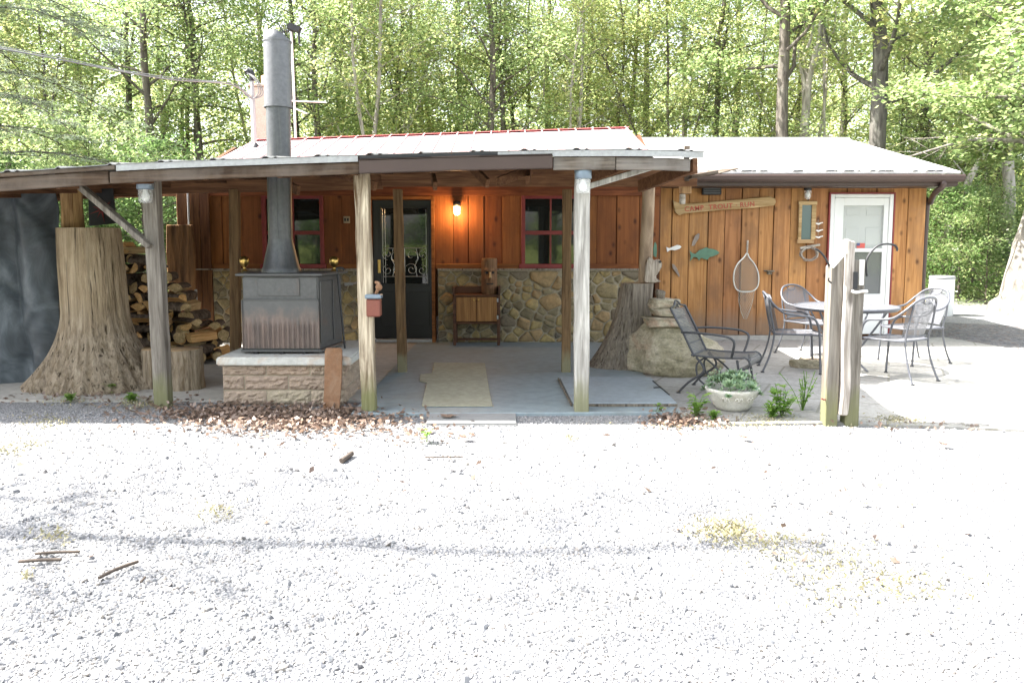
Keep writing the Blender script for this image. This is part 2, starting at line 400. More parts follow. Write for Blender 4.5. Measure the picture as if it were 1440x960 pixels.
def tarpmat():
    t = NT('dark_tarp'); n = t.noise(t.map((1, 1, 1)), 2.2, 7, .68, 1.0); n2 = t.noise(t.map((1, 1, 3)), 1.1, 3)
    c = t.ramp(n, [(.33, (.024, .030, .036)), (.55, (.058, .072, .083)), (.74, (.135, .157, .175))])
    t.bump(n, .5, .02); return t.fin(c, .55)
M['tarp'] = tarpmat()
def bouldermat():
    t = NT('lichen_boulder'); n = t.noise(t.map((1, 1, 1)), 2.2, 7, .65, .8); n2 = t.noise(t.map((1, 1, 2.5)), 7, 6, .7)
    c = t.ramp(n, [(.30, (.20, .18, .11)), (.44, (.35, .315, .21)), (.56, (.46, .405, .30)), (.68, (.42, .295, .205))])
    c = t.mix(t.ramp(n2, [(.34, .6), (.47, 0.0)]), c, (.14, .13, .085))
    c = t.mix(t.ramp(t.vor(t.map((1, 1, 1.6)), 3.2, 'DISTANCE_TO_EDGE'), [(.0, .22), (.03, 0.0)]), c, (.10, .09, .055)); c = t.hsv(c, .5, 1.0, t.ramp(t.noise(t.map((1, 1, 1)), 38, 4, .7), [(.3, .75), (.7, 1.2)]))
    t.bump(t.math('ADD', n2, n), .9, .04); return t.fin(c, .9, 0, .2)
M['boulder'] = bouldermat()
def stonemat():
    t = NT('field_stone')
    c = t.ramp(t.rnd, [(0, (.34, .26, .12)), (.14, (.22, .185, .11)), (.28, (.40, .31, .14)), (.42, (.20, .165, .115)), (.55, (.33, .265, .14)),
                       (.68, (.36, .25, .125)), (.8, (.26, .22, .13)), (.9, (.15, .135, .105)), (1, (.40, .34, .19))], 'CONSTANT')
    n = t.noise(t.map((1, 1, 1)), 6, 7, .7, .5); n2 = t.noise(t.map((1, 1, 1)), 24, 4)
    c = t.mix(t.ramp(n, [(.42, 0.0), (.66, .65)]), c, (.16, .13, .08)); c = t.hsv(c, .5, 1, t.ramp(n2, [(.3, .75), (.7, 1.2)]))
    t.bump(t.math('ADD', n, t.math('MULTIPLY', n2, .4)), .7, .02); return t.fin(c, .85, 0, .25)
M['stone'] = stonemat()
def blockmat():
    t = NT('splitface_block')
    c = t.ramp(t.rnd, [(0, (.46, .34, .255)), (.35, (.48, .40, .30)), (.7, (.41, .31, .24)), (1, (.46, .40, .29))])
    n = t.noise(t.map((1, 1, 1)), 14, 7, .75); c = t.mix(t.ramp(n, [(.33, .55), (.55, 0.0)]), c, (.24, .185, .15))
    t.bump(n, 1.0, .03); return t.fin(c, .95, 0, .2)
M['block'] = blockmat()
# ================================================================= SETTING
YW, YA = 11.2, 11.55            # front face of the cabin wall, of the side wing
def groundz(x, y):
    z = 0.0
    if y > 19: z += min(9.0, .16*(y-19)*min(1, (y-19)/10))
    if y > 75: z += 0
    return z + (.25*mnoise.noise(Vector((x*.15, y*.15, 3)))*min(1, max(0, (y-15)/6)))
def ground_material():
    t = NT('gravel_ground')
    v1 = t.vor(t.map((1, 1, 1), off=False), 62); vc = t.vor(t.map((1, 1, 1), off=False), 62, out='Color')
    v2 = t.vor(t.map((1, 1, 1), off=False), 75)
    g = t.ramp(t.sep(vc, 0), [(0, (.20, .202, .21)), (.5, (.275, .275, .282)), (1, (.36, .357, .353))])
    g = t.mix(t.ramp(v1, [(.45, 0.0), (.75, .5)]), g, (.20, .20, .20))
    big = t.noise(t.map((1, 1, 1), off=False), .9, 6, .65)
    g = t.mix(t.ramp(big, [(.5, 0.0), (.75, .45)]), g, (.30, .29, .25))
    # leaf mould under the trees
    f = t.noise(t.map((1, 1, 1), off=False), 2.5, 7, .7)
    fl = t.ramp(f, [(.3, (.17, .15, .07)), (.5, (.21, .25, .07)), (.7, (.22, .32, .07))])
    y = t.math('ADD', t.sep(t.co, 1), t.math('MULTIPLY', t.noise(t.map((1, 1, 1), off=False), .5, 4), 6.0))
    k = t.ramp(t.math('MULTIPLY', y, .02), [(.40, 0.0), (.46, 1.0)])
    k = t.math('MAXIMUM', k, t.ramp(t.math('MULTIPLY', y, -.02), [(.18, 0.0), (.22, 1.0)]))
    col = t.mix(k, g, fl)
    t.bump(t.math('ADD', t.math('MULTIPLY', v1, -1.0), t.math('MULTIPLY', v2, -.4)), .9, .02)
    return t.fin(col, .95, 0, .15)
def build_ground():
    m = MB(); xs = sorted(set([-260, -180, -120, -80]+[i*4 for i in range(-15, 16)]+[80, 120, 180, 260]))
    ys = sorted(set([-200, -120, -60, -30, -15]+[i*2 for i in range(-4, 45)]+[100, 120, 150, 200, 260]))
    vs = [(x, y, groundz(x, y)) for y in ys for x in xs]; n = len(xs)
    fs = [(j*n+i, j*n+i+1, (j+1)*n+i+1, (j+1)*n+i) for j in range(len(ys)-1) for i in range(n-1)]
    m.add(vs, fs, True); m.build('ground', ground_material(), loc=(0, 0, 0), kind='structure')
build_ground()
# porch slab, unpainted slab under the wood shed, patio
PF = .03
pl = G(495, 580).x; m = MB(); a = G(493, 581, PF); b = G(958, 579, PF); c = G(905, 484, PF)
m.prism([(a.x, a.y, PF), (b.x, b.y, PF), (b.x, 8.9, PF), (1.75, YW+.4, PF), (a.x, YW+.4, PF)], (0, 0, -.12))
m.build('porch_floor', M['porchpaint'], kind='structure', bevel=.006)
m = MB(); m.prism([(-7.2, 7.15, .02), (a.x-.004, 7.15, .02), (a.x-.004, YW+.4, .02), (-7.2, YW+.4, .02)], (0, 0, -.12))
m.build('shed_floor', M['concrete'], kind='structure')
m = MB()
pts = [G(962, 590, .02), G(1010, 596, .02), G(1160, 594, .02), G(1300, 598, .02), G(1440, 604, .02), Vector((8.5, 6.6, .02)), Vector((8.5, 8.6, .02)),
       Vector((6.9, 10.2, .02)), Vector((6.6, YA+.3, .02)), Vector((1.85, YA+.3, .02)), Vector((b.x+.004, 9.2, .02))]
m.prism(pts, (0, 0, -.12))
def patio_material():
    t = NT('patio_concrete'); n = t.noise(t.map((1, 1, 1), off=False), 1.4, 7, .7); n2 = t.noise(t.map((1, 1, 1), off=False), 30, 4)
    c = t.ramp(n, [(.3, (.25, .243, .222)), (.6, (.36, .35, .322)), (.75, (.30, .28, .245))]); c = t.hsv(c, .5, 1, t.ramp(n2, [(.3, .8), (.7, 1.15)]))
    br = t.n.new('ShaderNodeTexBrick'); t.l(t.map((1, 1, 1), off=False, rot=(0, 0, .45)), br.inputs['Vector'])
    br.inputs['Scale'].default_value = 1.0; br.inputs['Brick Width'].default_value = 1.1; br.inputs['Row Height'].default_value = .62
    br.inputs['Mortar Size'].default_value = .012; br.inputs['Color1'].default_value = br.inputs['Color2'].default_value = (0, 0, 0, 1)
    br.inputs['Mortar'].default_value = (1, 1, 1, 1)
    c = t.mix(t.math('MULTIPLY', br.outputs['Color'], .6), c, (.16, .15, .12)); t.bump(n2, .3, .004); return t.fin(c, .9, 0, .2)
m.build('patio', patio_material(), kind='structure')
# ================================================================= CABIN
cab = thing('cabin', 'brown board cabin with stone wainscot behind the open porch', 'cabin', (-1.3, YW, 0))
XL = A(268, 400, YW).x; XR = A(926, 400, YW).x; XD0 = A(519, 400, YW).x; XD1 = A(612, 400, YW).x
ZS = A(700, 381, YW).z; ZT = 2.5
def pz(py, Y=YW): return A(720, py, Y).z
def pX(px, Y=YW): return A(px, 400, Y).x
wins = []
for (x0, x1) in ((371, 457), (733, 815)):
    wins.append((pX(x0), pX(x1), ZS+.07, pz(274)))
def boards(mb, x0, x1, z0, z1, y, holes, wmin, wmax, th=.025, step=.022, side=1, rnd=random):
    xs = [x0]
    marks = sorted([h[0] for h in holes]+[h[1] for h in holes]+[x1])
    for mk in marks:
        while mk-xs[-1] > wmax*1.3: xs.append(xs[-1]+rnd.uniform(wmin, wmax))
        if mk-xs[-1] > .02: xs.append(mk)
        else: xs[-1] = mk
    for i in range(len(xs)-1):
        a, b = xs[i], xs[i+1]; yy = y-(step*.5 if i % 2 else 0)
        e = -.005
        cuts = [(z0, z1)]
        for h in holes:
            if (a+b)/2 > h[0] and (a+b)/2 < h[1]:
                nc = []
                for (c0, c1) in cuts:
                    if h[2] > c0: nc.append((c0, min(c1, h[2])))
                    if h[3] < c1: nc.append((max(c0, h[3]), c1))
                cuts = [q for q in nc if q[1]-q[0] > .02]
        for (c0, c1) in cuts:
            inhole = any(abs(a-h[1]) < .03 or abs(b-h[0]) < .03 for h in holes)
            ee = 0 if inhole else e
            mb.bx(a-ee, b+ee, yy, yy+th, c0, c1)
m = MB(); holes = [(XD0, XD1, -1, pz(278))]+wins
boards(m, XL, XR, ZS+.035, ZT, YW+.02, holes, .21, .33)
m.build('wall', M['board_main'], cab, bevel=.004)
m = MB(); m.bx(XL-.15, XL-.004, YW-.02, YW+.16, 0, 2.3); m.build('corner_post', M['board_dark'], cab, bevel=.008)
# plain side and back walls (seen only from a step to the side)
m = MB()
for (p, q) in (((XL, YW+.09), (XL, 15.4)), ((XR, 15.4), (XR, YW+.09))):
    m.beam((p[0], p[1], 1.21), (q[0], q[1], 1.21), .06, 2.42)
m.bx(XL, XR, 15.4, 15.46, 0, 2.42)
m.build('side_wall', M['board_dark'], cab)
m = MB(); m.bx(XL, XR, YW+.075, YW+.09, ZS+.1, ZT); m.build('wall_backing', M['board_dark'], cab)
# stone wainscot
def clip(poly, p, n):
    out = []
    for i in range(len(poly)):
        a, b = poly[i], poly[(i+1) % len(poly)]
        da = (a[0]-p[0])*n[0]+(a[1]-p[1])*n[1]; db = (b[0]-p[0])*n[0]+(b[1]-p[1])*n[1]
        if da <= 0: out.append(a)
        if (da < 0) != (db < 0) and abs(da-db) > 1e-9:
            t = da/(da-db); out.append((a[0]+(b[0]-a[0])*t, a[1]+(b[1]-a[1])*t))
    return out
def stones(mb, x0, x1, z0, z1, y, size, rnd):
    pts = []; tries = 0
    while tries < 6000:
        tries += 1
        p = (rnd.uniform(x0, x1), rnd.uniform(z0, z1)); r = size*rnd.choice((.45, .6, .8, 1.0, 1.3, 1.6))
        if all(((p[0]-q[0])*.8)**2+((p[1]-q[1])*1.25)**2 > ((r+q[2])/2)**2 for q in pts): pts.append((p[0], p[1], r))
    for i, p in enumerate(pts):
        poly = [(x0, z0), (x1, z0), (x1, z1), (x0, z1)]
        for j, q in enumerate(pts):
            if i == j or abs(p[0]-q[0]) > 1.2: continue
            mx = ((p[0]*q[2]+q[0]*p[2])/(p[2]+q[2]), (p[1]*q[2]+q[1]*p[2])/(p[2]+q[2])); d = (q[0]-p[0], q[1]-p[1]); L = math.hypot(*d)
            poly = clip(poly, mx, (d[0]/L, d[1]/L))
            if len(poly) < 3: break
        if len(poly) < 3: continue
        cx = sum(a for a, _ in poly)/len(poly); cz = sum(b for _, b in poly)/len(poly)
        # inset, cut corners, roughen
        P = []
        for a, b in poly:
            L = math.hypot(a-cx, b-cz)+1e-6; k = max(.3, 1-.011/L); P.append((cx+(a-cx)*k, cz+(b-cz)*k))
        for _ in range(2 if i % 3 == 0 else 1):
            Q = []
            for k in range(len(P)):
                a, b = P[k], P[(k+1) % len(P)]
                c = .10 if _ == 0 else .25
                Q += [(a[0]+(b[0]-a[0])*c, a[1]+(b[1]-a[1])*c), (a[0]+(b[0]-a[0])*(1-c), a[1]+(b[1]-a[1])*(1-c))]
            P = Q
        n = len(P); h = rnd.uniform(.010, .034); tx, tz = rnd.uniform(-.05, .05), rnd.uniform(-.06, .06)
        vs = []
        for (k, dy) in ((1.0, .012), (1.0, -h*.45), (.86, -h*.9), (.5, -h*1.1)):
            for (a, b) in P:
                ax = cx+(a-cx)*k; bz = cz+(b-cz)*k
                nn = mnoise.noise(Vector((ax*9, bz*9, i)))*.010
                if k == 1.0: ax += nn*.5; bz += nn*.5
                vs.append((ax, y+dy+(nn if dy < 0 else 0)+(ax-cx)*tx+(bz-cz)*tz, bz))
        vs.append((cx, y-h*1.1, cz)); fs = []
        for r_ in range(3):
            for k in range(n): fs.append((r_*n+k, r_*n+(k+1) % n, (r_+1)*n+(k+1) % n, (r_+1)*n+k))
        for k in range(n): fs.append((3*n+k, 3*n+(k+1) % n, 4*n))
        mb.add(vs, fs, True)
rs = random.Random(5)
SX1 = pX(900)
XE = pX(300)
m = MB(); boards(m, XL, XE, .03, ZS+.03, YW-.01, [], .13, .2); boards(m, XL, XE, ZS+.036, ZT, YW-.035, [], .16, .22); m.build('end_boarding', M['board_dark'], cab, bevel=.003)  # old reddish-brown end boards, with the shed's shade darkened into their colour
for (a_, b_) in ((XE, XD0-.03), (XD1+.04, SX1)):
    m = MB(); stones(m, a_, b_, .03, ZS, YW, .185, rs); sw = m.build('stone_wainscot', M['stone'], cab)
    m = MB(); m.bx(a_, b_, YW-.002, YW+.07, 0, ZS+.012); m.build('mortar_bed', M['mortar'], sw)
m = MB(); m.bx(XL, XD0-.03, YW-.045, YW+.04, ZS+.014, ZS+.035); m.bx(XD1+.04, SX1, YW-.045, YW+.04, ZS+.014, ZS+.035)
m.build('ledge', M['stumpdark'], cab)
m = MB()
for (a_, b_) in ((pX(301), wins[0][0]-.035), (wins[0][1]+.035, XD0-.01), (XD1+.01, wins[1][0]-.035), (wins[1][1]+.035, XR)): m.bx(a_, b_, YW-.026, YW-.003, ZS+.036, ZS+.105)
m.bx(XL, XR, YW-.03, YW-.004, pz(276)+.006, pz(262)); m.build('trim_board', M['trim'], cab, bevel=.004)
# windows
for (x0, x1, z0, z1) in wins:
    m = MB(); w = .055; yf = YW-.015; yb = YW+.07
    m.bx(x0, x0+w, yf, yb, z0, z1); m.bx(x1-w, x1, yf, yb, z0, z1)
    m.bx(x0+w, x1-w, yf, yb, z1-w, z1); m.bx(x0-.03, x1+.03, yf-.03, yb, z0-.03, z0+.03)
    win = m.build('window', M['redframe'], cab, bevel=.004)
    m = MB(); zm = z0+(z1-z0)*.47; xm = (x0+x1)/2
    m.bx(x0+w, x1-w, YW+.012, YW+.05, zm-.028, zm+.028); m.bx(xm-.012, xm+.012, YW+.016, YW+.05, z0+.03, zm-.028); m.bx(xm-.012, xm+.012, YW+.016, YW+.05, zm+.028, z1-w)
    m.build('sash_bar', M['redframe'], win, bevel=.003)
    m = MB(); m.bx(x0+w, x1-w, YW+.040, YW+.046, z0+.02, z1-w); m.build('pane', M['glass'], win)
# black front door
m = MB(); dz = pz(281); dy = YW+.06
m.bx(XD0+.05, XD1-.05, dy, dy+.045, .075, dz); door = m.build('door', M['blackdoor'], cab, bevel=.004)
m = MB(); zt = pz(290)
gx0, gx1 = pX(537), pX(601); gz0, gz1 = pz(399), pz(293)
for (a, b, c, d) in ((gx0-.03, gx0, gz0-.03, gz1+.03), (gx1, gx1+.03, gz0-.03, gz1+.03), (gx0, gx1, gz1, gz1+.03), (gx0, gx1, gz0-.03, gz0)):
    m.bx(a, b, dy-.014, dy-.001, c, d)
# raised lower panels
for (a, b) in ((gx0-.02, (gx0+gx1)/2-.04), ((gx0+gx1)/2+.04, gx1+.02)):
    m.bx(a, b, dy-.010, dy-.001, .25, gz0-.12)
m.build('door_moulding', M['blackdoor'], door, bevel=.004)
m = MB(); m.bx(gx0, gx1, dy-.006, dy-.001, gz0, gz1); m.build('door_glass', M['glass'], door)
m = MB(); yc = dy-.012; zA, zB = pz(389), pz(349)
for z in (zA, zB): m.tube([(gx0+.01, yc, z), (gx1-.01, yc, z)], .006, 6)
for x in (gx0+.015, gx1-.015, gx0+.05): m.tube([(x, yc, gz0+.01), (x, yc, gz1-.01)], .0035, 5)
def spiral(cx, cz, r, a0, turns, sgn=1):
    return [(cx+sgn*r*(1-.8*i/24)*math.cos(a0+turns*6.28*i/24), yc, cz+r*(1-.8*i/24)*math.sin(a0+turns*6.28*i/24)) for i in range(25)]
gw = gx1-gx0; gm = (gx0+gx1)/2; zc = (zA+zB)/2; hh = (zB-zA)/2
for sg in (1, -1):
    m.tube(spiral(gm+sg*gw*.38, zc+hh*.55, hh*.38, -1.6, 1.25, sg), .0045, 5); m.tube(spiral(gm+sg*gw*.38, zc-hh*.55, hh*.38, 1.6, -1.25, sg), .0045, 5)
    m.tube(spiral(gm+sg*gw*.15, zc-hh*.5, hh*.45, 2.6, -1.4, sg), .0045, 5)
    m.tube(spiral(gm+sg*gw*.15, zc+hh*.45, hh*.5, -1.0, 1.0, sg), .0045, 5)
    m.tube([(gm+sg*gw*.27, yc, zA), (gm+sg*gw*.22, yc, zc-.05), (gm+sg*gw*.30, yc, zc+.06), (gm+sg*gw*.25, yc, zB)], .004, 5)
m.tube([(gm, yc, zA), (gm, yc, zB)], .004, 5)
m.build('scroll_grille', M['caming'], door)
m = MB(); hx = pX(533); m.bx(hx-.012, hx+.012, dy-.05, dy-.03, pz(381), pz(368)); m.bx(hx-.02, hx+.02, dy-.03, dy-.001, pz(384), pz(365)); m.build('handle', M['brass'], door, bevel=.004)
m = MB(); m.bx(XD0-.0, XD0+.048, YW-.03, YW+.11, .03, dz+.05); m.bx(XD1-.048, XD1, YW-.03, YW+.11, .03, dz+.05); m.bx(XD0+.048, XD1-.048, YW-.03, YW+.11, dz+.004, dz+.05)
m.build('door_frame', M['trim'], cab, bevel=.004)
m = MB(); m.bx(XD0+.05, XD1-.05, YW-.02, YW+.05, .03, .072); m.build('threshold', M['flash'], cab, bevel=.004)
# main roof: two pitches, standing seams; the ridge climbs slightly to the right as in this old building
RYM = 13.2; rl = A(362, 197, RYM); rr = A(880, 179.5, RYM)
ev = 10.8; zl = pz(228, ev)-.0; zr = 2.74
el_ = Vector((rl.x, ev, rl.z-.287*(RYM-ev))); er_ = Vector((rr.x, ev, rr.z-.287*(RYM-ev)))
def slope(mb, e0, e1, r0, r1, th=.03, nr=22, rib=.022):
    nrm = (e1-e0).cross(r0-e0).normalized()
    if nrm.z < 0: nrm = -nrm
    mb.prism([e0, e1, r1, r0], -nrm*th)
    for i in range(nr+1 if nr else 0):
        t = i/nr*.996+.002; p = e0.lerp(e1, t); q = r0.lerp(r1, t); mb.beam(p+nrm*rib*.5, q+nrm*rib*.5, .022, rib, nrm)
m = MB(); slope(m, el_, er_, rl, rr)
slope(m, Vector((rl.x, 15.9, el_.z)), Vector((rr.x, 15.9, er_.z)), rl+Vector((0, .004, 0)), rr+Vector((0, .004, 0)))
roof = m.build('roof', M['roofred'], cab)
m = MB(); d = Vector((0, .16, -.035)); u = Vector((0, 0, .016))
m.prism([rl+Vector((-.03, -.16, -.015)), rl+u, rl+Vector((-.03, .16, -.015))], (rr-rl)+Vector((.06, 0, 0))); m.build('ridge_cap', M['ridgered'], roof)
for x, r in ((XL+.0, rl), (XR-.0, rr)):
    m = MB(); m.prism([(x-.03, YW+.1, 2.42), (x-.03, 15.4, 2.42), (x-.03, RYM, r.z-.12)], (.06, 0, 0)); m.build('gable', M['board_dark'], cab)
# chimney with clay flue
c0 = A(353, 190, 13.7); c1 = A(377, 122, 13.7)
m = MB(); m.bx(c0.x, c1.x+.14, 13.7, 14.2, 2.6, c1.z); m.bx(c0.x-.03, c1.x+.17, 13.67, 14.23, c1.z+.002, c1.z+.05); ch = m.build('chimney', M['chimney'], cab, bevel=.012)
m = MB(); m.lathe([(.12, 0), (.12, .17), (.09, .17), (.09, 0)], ((c0.x+c1.x)/2+.09, 13.95, c1.z+.05), 14, cap=False); m.build('flue_pot', M['terracotta'], ch)
# ================================================================= SIDE WING
wing = thing('cabin_wing', 'low side wing of orange boards with white storm door', 'cabin wing', (3.8, YA, 0))
WX0 = XR+.005; WX1 = A(1299, 350, YA).x; BZ = .09
DX0, DX1 = A(1162, 350, YA).x, A(1254, 350, YA).x; DZT = pz(271, YA)
MX0, MX1, MZ0, MZ1 = A(1120, 0, YA).x, A(1144, 0, YA).x, pz(339, YA), pz(285, YA)
m = MB(); boards(m, WX0, WX1, BZ, 2.5, YA, [(DX0, DX1, -1, DZT)], .20, .29, rnd=random.Random(11))
m.build('wall', M['board'], wing, bevel=.004)
m = MB(); m.bx(WX0, WX1, YA+.05, YA+.065, 0, 2.5); m.beam((WX1-.03, YA+.07, 1.25), (WX1-.03, 18, 1.25), .06, 2.5); m.bx(WX0, WX1, 18.0, 18.06, 0, 2.5)
m.build('side_wall', M['board_dark'], wing)
m = MB(); m.bx(WX0, DX0-.01, YA-.01, YA+.045, 0, BZ-.003); m.bx(DX1+.01, WX1, YA-.01, YA+.045, 0, BZ-.003); m.build('footing', M['concrete'], wing)
YG = 11.05
ge = A(1350, 245, YG); gxe = ge.x; RY = 14.8; rz = A(1192, 195.5, RY).z; rx = A(1192, 195.5, RY).x
ez = pz(246, YG)+.045
m = MB(); slope(m, Vector((XR-.5, YG-.02, ez)), Vector((gxe, YG-.02, ez)), Vector((XR-.5, RY, rz)), Vector((gxe, RY, rz)), .03, 0, .004)
slope(m, Vector((XR-.5, 18.6, ez)), Vector((gxe, 18.6, ez)), Vector((XR-.5, RY+.004, rz)), Vector((gxe, RY+.004, rz)), .03, 0, .004)
wr = m.build('roof', M['roofwhite'], wing)
m = MB(); m.prism([(XR-.5, RY-.14, rz-.02), (XR-.5, RY, rz+.03), (XR-.5, RY+.14, rz-.02)], (gxe-XR+.5, 0, 0)); m.build('ridge_cap', M['flash'], wr)
# curled shingle edge bits on the pale roof
m = MB()
for q in range(26):
    x = rs.uniform(2.6, 6.1); m.beam((x, YG-.02, ez+.012), (x+rs.uniform(.04, .15), YG+.02, ez+.02), .05, .012)
m.build('curled_edge', M['roofdark'], wr)
m = MB(); m.bx(XR-.45, gxe-.02, YG+.0, YG+.02, ez-.19, ez-.036); m.bx(XR-.45, gxe-.02, YG+.024, YA-.03, ez-.20, ez-.185); m.build('fascia', M['browngutter'], wing)
m = MB(); gz = ez-.045; prof = [(0, 0), (-.10, 0), (-.115, -.02), (-.10, -.07), (-.07, -.10), (0, -.10)]
m.prism([(XR-.1, YG-.003+a, gz+b) for a, b in prof], (gxe+.02-XR+.1, 0, 0)); m.build('gutter', M['browngutter'], wing)
m = MB(); x = A(1316, 0, YG).x
m.tube(catmull([(x, YG-.05, gz-.09), (x, YG-.05, gz-.16), (x-.02, YG+.12, gz-.25), (WX1+.055, YA-.02, gz-.36), (WX1+.045, YA+.06, gz-.46), (WX1+.045, YA+.08, .2)], 5), .042, 8); m.build('downspout', M['browngutter'], wing)
m = MB(); m.prism([(gxe-.32, YA, 2.36), (gxe-.32, 18, 2.36), (gxe-.32, 14.8, rz-.1)], (.05, 0, 0)); m.build('gable', M['board_dark'], wing)
# storm door
m = MB(); e = .02
m.bx(DX0-.0, DX0+e, YA-.05, YA+.04, .1, DZT+.002); m.bx(DX1-e, DX1, YA-.05, YA+.04, .1, DZT+.002); m.bx(DX0+e, DX1-e, YA-.05, YA+.04, DZT-e, DZT+.002)
m.build('door_surround', M['redframe'], wing)
fx0, fx1, fz1 = DX0+.022, DX1-.022, DZT-.022
m = MB(); m.bx(fx0, fx0+.06, YA-.045, YA+.03, .1, fz1); m.bx(fx1-.06, fx1, YA-.045, YA+.03, .1, fz1); m.bx(fx0+.06, fx1-.06, YA-.045, YA+.03, fz1-.05, fz1)
m.build('door_frame', M['white'], wing, bevel=.006)
ix0, ix1, iz1 = fx0+.064, fx1-.064, fz1-.054
px0, px1 = A(1181, 0, YA).x, A(1237, 0, YA).x; pzt, pzm, pzb = pz(289, YA), pz(351, YA), pz(413, YA)
m = MB(); y0, y1 = YA-.035, YA+.005
m.bx(ix0, px0, y0, y1, .11, iz1); m.bx(px1, ix1, y0, y1, .11, iz1); m.bx(px0, px1, y0, y1, pzt, iz1); m.bx(px0, px1, y0, y1, pzm-.035, pzm+.02); m.bx(px0, px1, y0, y1, .11, pzb)
sd = m.build('storm_door', M['white'], wing, bevel=.004)
m = MB(); m.bx(px0, px1, YA-.016, YA-.012, pzm+.02, pzt); m.build('pane', clearglass('storm_glass', (.75, .8, .8), .12), sd)
m = MB(); m.bx(px0, px1, YA-.016, YA-.012, pzb, pzm-.035); m.build('insect_screen', clearglass('screen_grey', (.16, .17, .17), .5), sd)
m = MB(); m.bx(px0-.05, px1+.05, YA+.02, YA+.035, .11, iz1)
pw = (px1-px0)
for (a, b, c, d) in ((.10, .44, pz(303, YA), pz(293, YA)), (.60, .98, pz(303, YA), pz(293, YA)), (.10, .44, pz(345, YA), pz(320, YA)), (.60, .98, pz(345, YA), pz(320, YA)), (.10, .44, pz(408, YA), pz(360, YA)), (.60, .98, pz(408, YA), pz(360, YA))):
    m.prism([(px0+a*pw, YA+.019, c), (px0+b*pw, YA+.019, c), (px0+b*pw, YA+.019, d), (px0+a*pw, YA+.019, d)], (0, -.008, 0))
m.build('inner_door', M['doorwhite'], sd, bevel=.004)
m = MB(); hx = A(1170, 0, YA).x; m.tube([(hx, YA-.036, pz(372, YA)), (hx, YA-.075, pz(372, YA)), (hx, YA-.08, pz(378, YA))], .012, 8); m.build('handle', M['irondark'], sd)
m = MB(); a = A(1205, 342, YA-.02); b = A(1216, 349, YA-.02); m.bx(a.x, b.x, YA-.021, YA-.017, b.z, a.z); st = m.build('flag_sticker', plain('flag_red', (.5, .09, .07), .6), sd)
m = MB(); m.bx(a.x, a.x+.045, YA-.0235, YA-.0215, (a.z+b.z)/2, a.z); m.build('flag_corner', plain('flag_blue', (.06, .08, .18), .6), st)
# ================================================================= PORCH
porch = thing('porch', 'open timber porch with metal roof across the cabin front', 'porch', (-1, 6.6, 0))
YE = 6.42
edge = [(-720, 268), (-140, 250), (0, 241), (60, 237), (150, 230.5), (250, 225.5), (360, 221.5), (480, 217.5), (560, 215), (640, 212.5), (780, 209.5), (860, 209), (930, 209.5), (993, 212)]
ed = [A(x, y, YE) for x, y in edge]
def edz(x):
    for p, q in zip(ed, ed[1:]):
        if p.x <= x <= q.x or q is ed[-1] or (p is ed[0] and x < p.x):
            return p.z+(q.z-p.z)*(x-p.x)/(q.x-p.x)
def roofz(x, y):
    zs = CAMZ+(edz(x)-CAMZ)*10.85/YE-.05
    return edz(x)+(min(zs, 2.72)-edz(x))*min(1.0, (y-YE)/(10.85-YE))
x0, x1 = ed[0].x, ed[-1].x
m = MB(); N = 420; vs = []
for j, y in enumerate((YE, 8.0, 9.5, 10.9)):
    for i in range(N+1):
        x = x0+(x1-x0)*i/N; k = (x-x0) % .42
        z = roofz(x, y)+(.015 if k < .04 else (.011 if .09 < k < .11 else 0)); vs.append(Vector((x, y, z-.004)))
n = N+1
fs = [(j*n+i, j*n+i+1, (j+1)*n+i+1, (j+1)*n+i) for j in range(3) for i in range(N)]
o = len(vs); vs += [v-Vector((0, 0, .008)) for v in vs]
fs += [tuple(q+o for q in f[::-1]) for f in fs]
fs += [(i, i+o, i+1+o, i+1) for i in range(N)]
m.add(vs, fs); m.build('roof_sheet', M['roofdark'], porch)
# fascia boards, flashing, brown gutter along the front edge
def run(mb, xa, xb, ztop, zbot, y0, y1, n=6):
    xs = [xa+(xb-xa)*i/n for i in range(n+1)]
    vs = []
    for x in xs:
        z = edz(x); vs += [(x, y0, z-ztop), (x, y1, z-ztop), (x, y1, z-zbot), (x, y0, z-zbot)]
    fs = []
    for i in range(n):
        a = i*4; b = a+4
        for k in range(4): l = (k+1) % 4; fs.append((a+k, a+l, b+l, b+k))
    fs += [(0, 1, 2, 3), (n*4+3, n*4+2, n*4+1, n*4)]
    mb.add(vs, fs)
pxx = lambda px: A(px, 220, YE).x
m = MB(); run(m, x0, pxx(160), .012, .045, YE+.006, YE+.05); run(m, x0, pxx(148), .05, .155, YE+.03, YE+.075); run(m, pxx(150), pxx(504), .062, .155, YE+.028, YE+.073, 8)
run(m, pxx(506), pxx(776), .05, .15, YE+.055, YE+.10); m.build('fascia', M['beam'], porch, bevel=.005)
m = MB(); run(m, pxx(778), pxx(866), .062, .165, YE+.02, YE+.065); run(m, pxx(867), pxx(972), .065, .165, YE+.028, YE+.073)
m.build('fascia', M['beam_pale'], porch, bevel=.005)
for (a_, b_) in ((162, 503), (700, 990)):
    m = MB(); run(m, pxx(a_), pxx(b_), .011, .059, YE+.004, YE+.02, 8); m.build('flashing', M['flash'], porch)
m = MB(); run(m, pxx(505), pxx(777), .045, .155, YE-.02, YE+.05, 8); run(m, pxx(505), pxx(777), .040, .053, YE-.03, YE-.021, 8); m.build('gutter', M['browngutter'], porch, bevel=.008, seg=2)
m = MB(); run(m, pxx(505), pxx(700), .012, .038, YE+.006, YE+.03, 4); m.build('drip_edge', M['irondark'], porch)
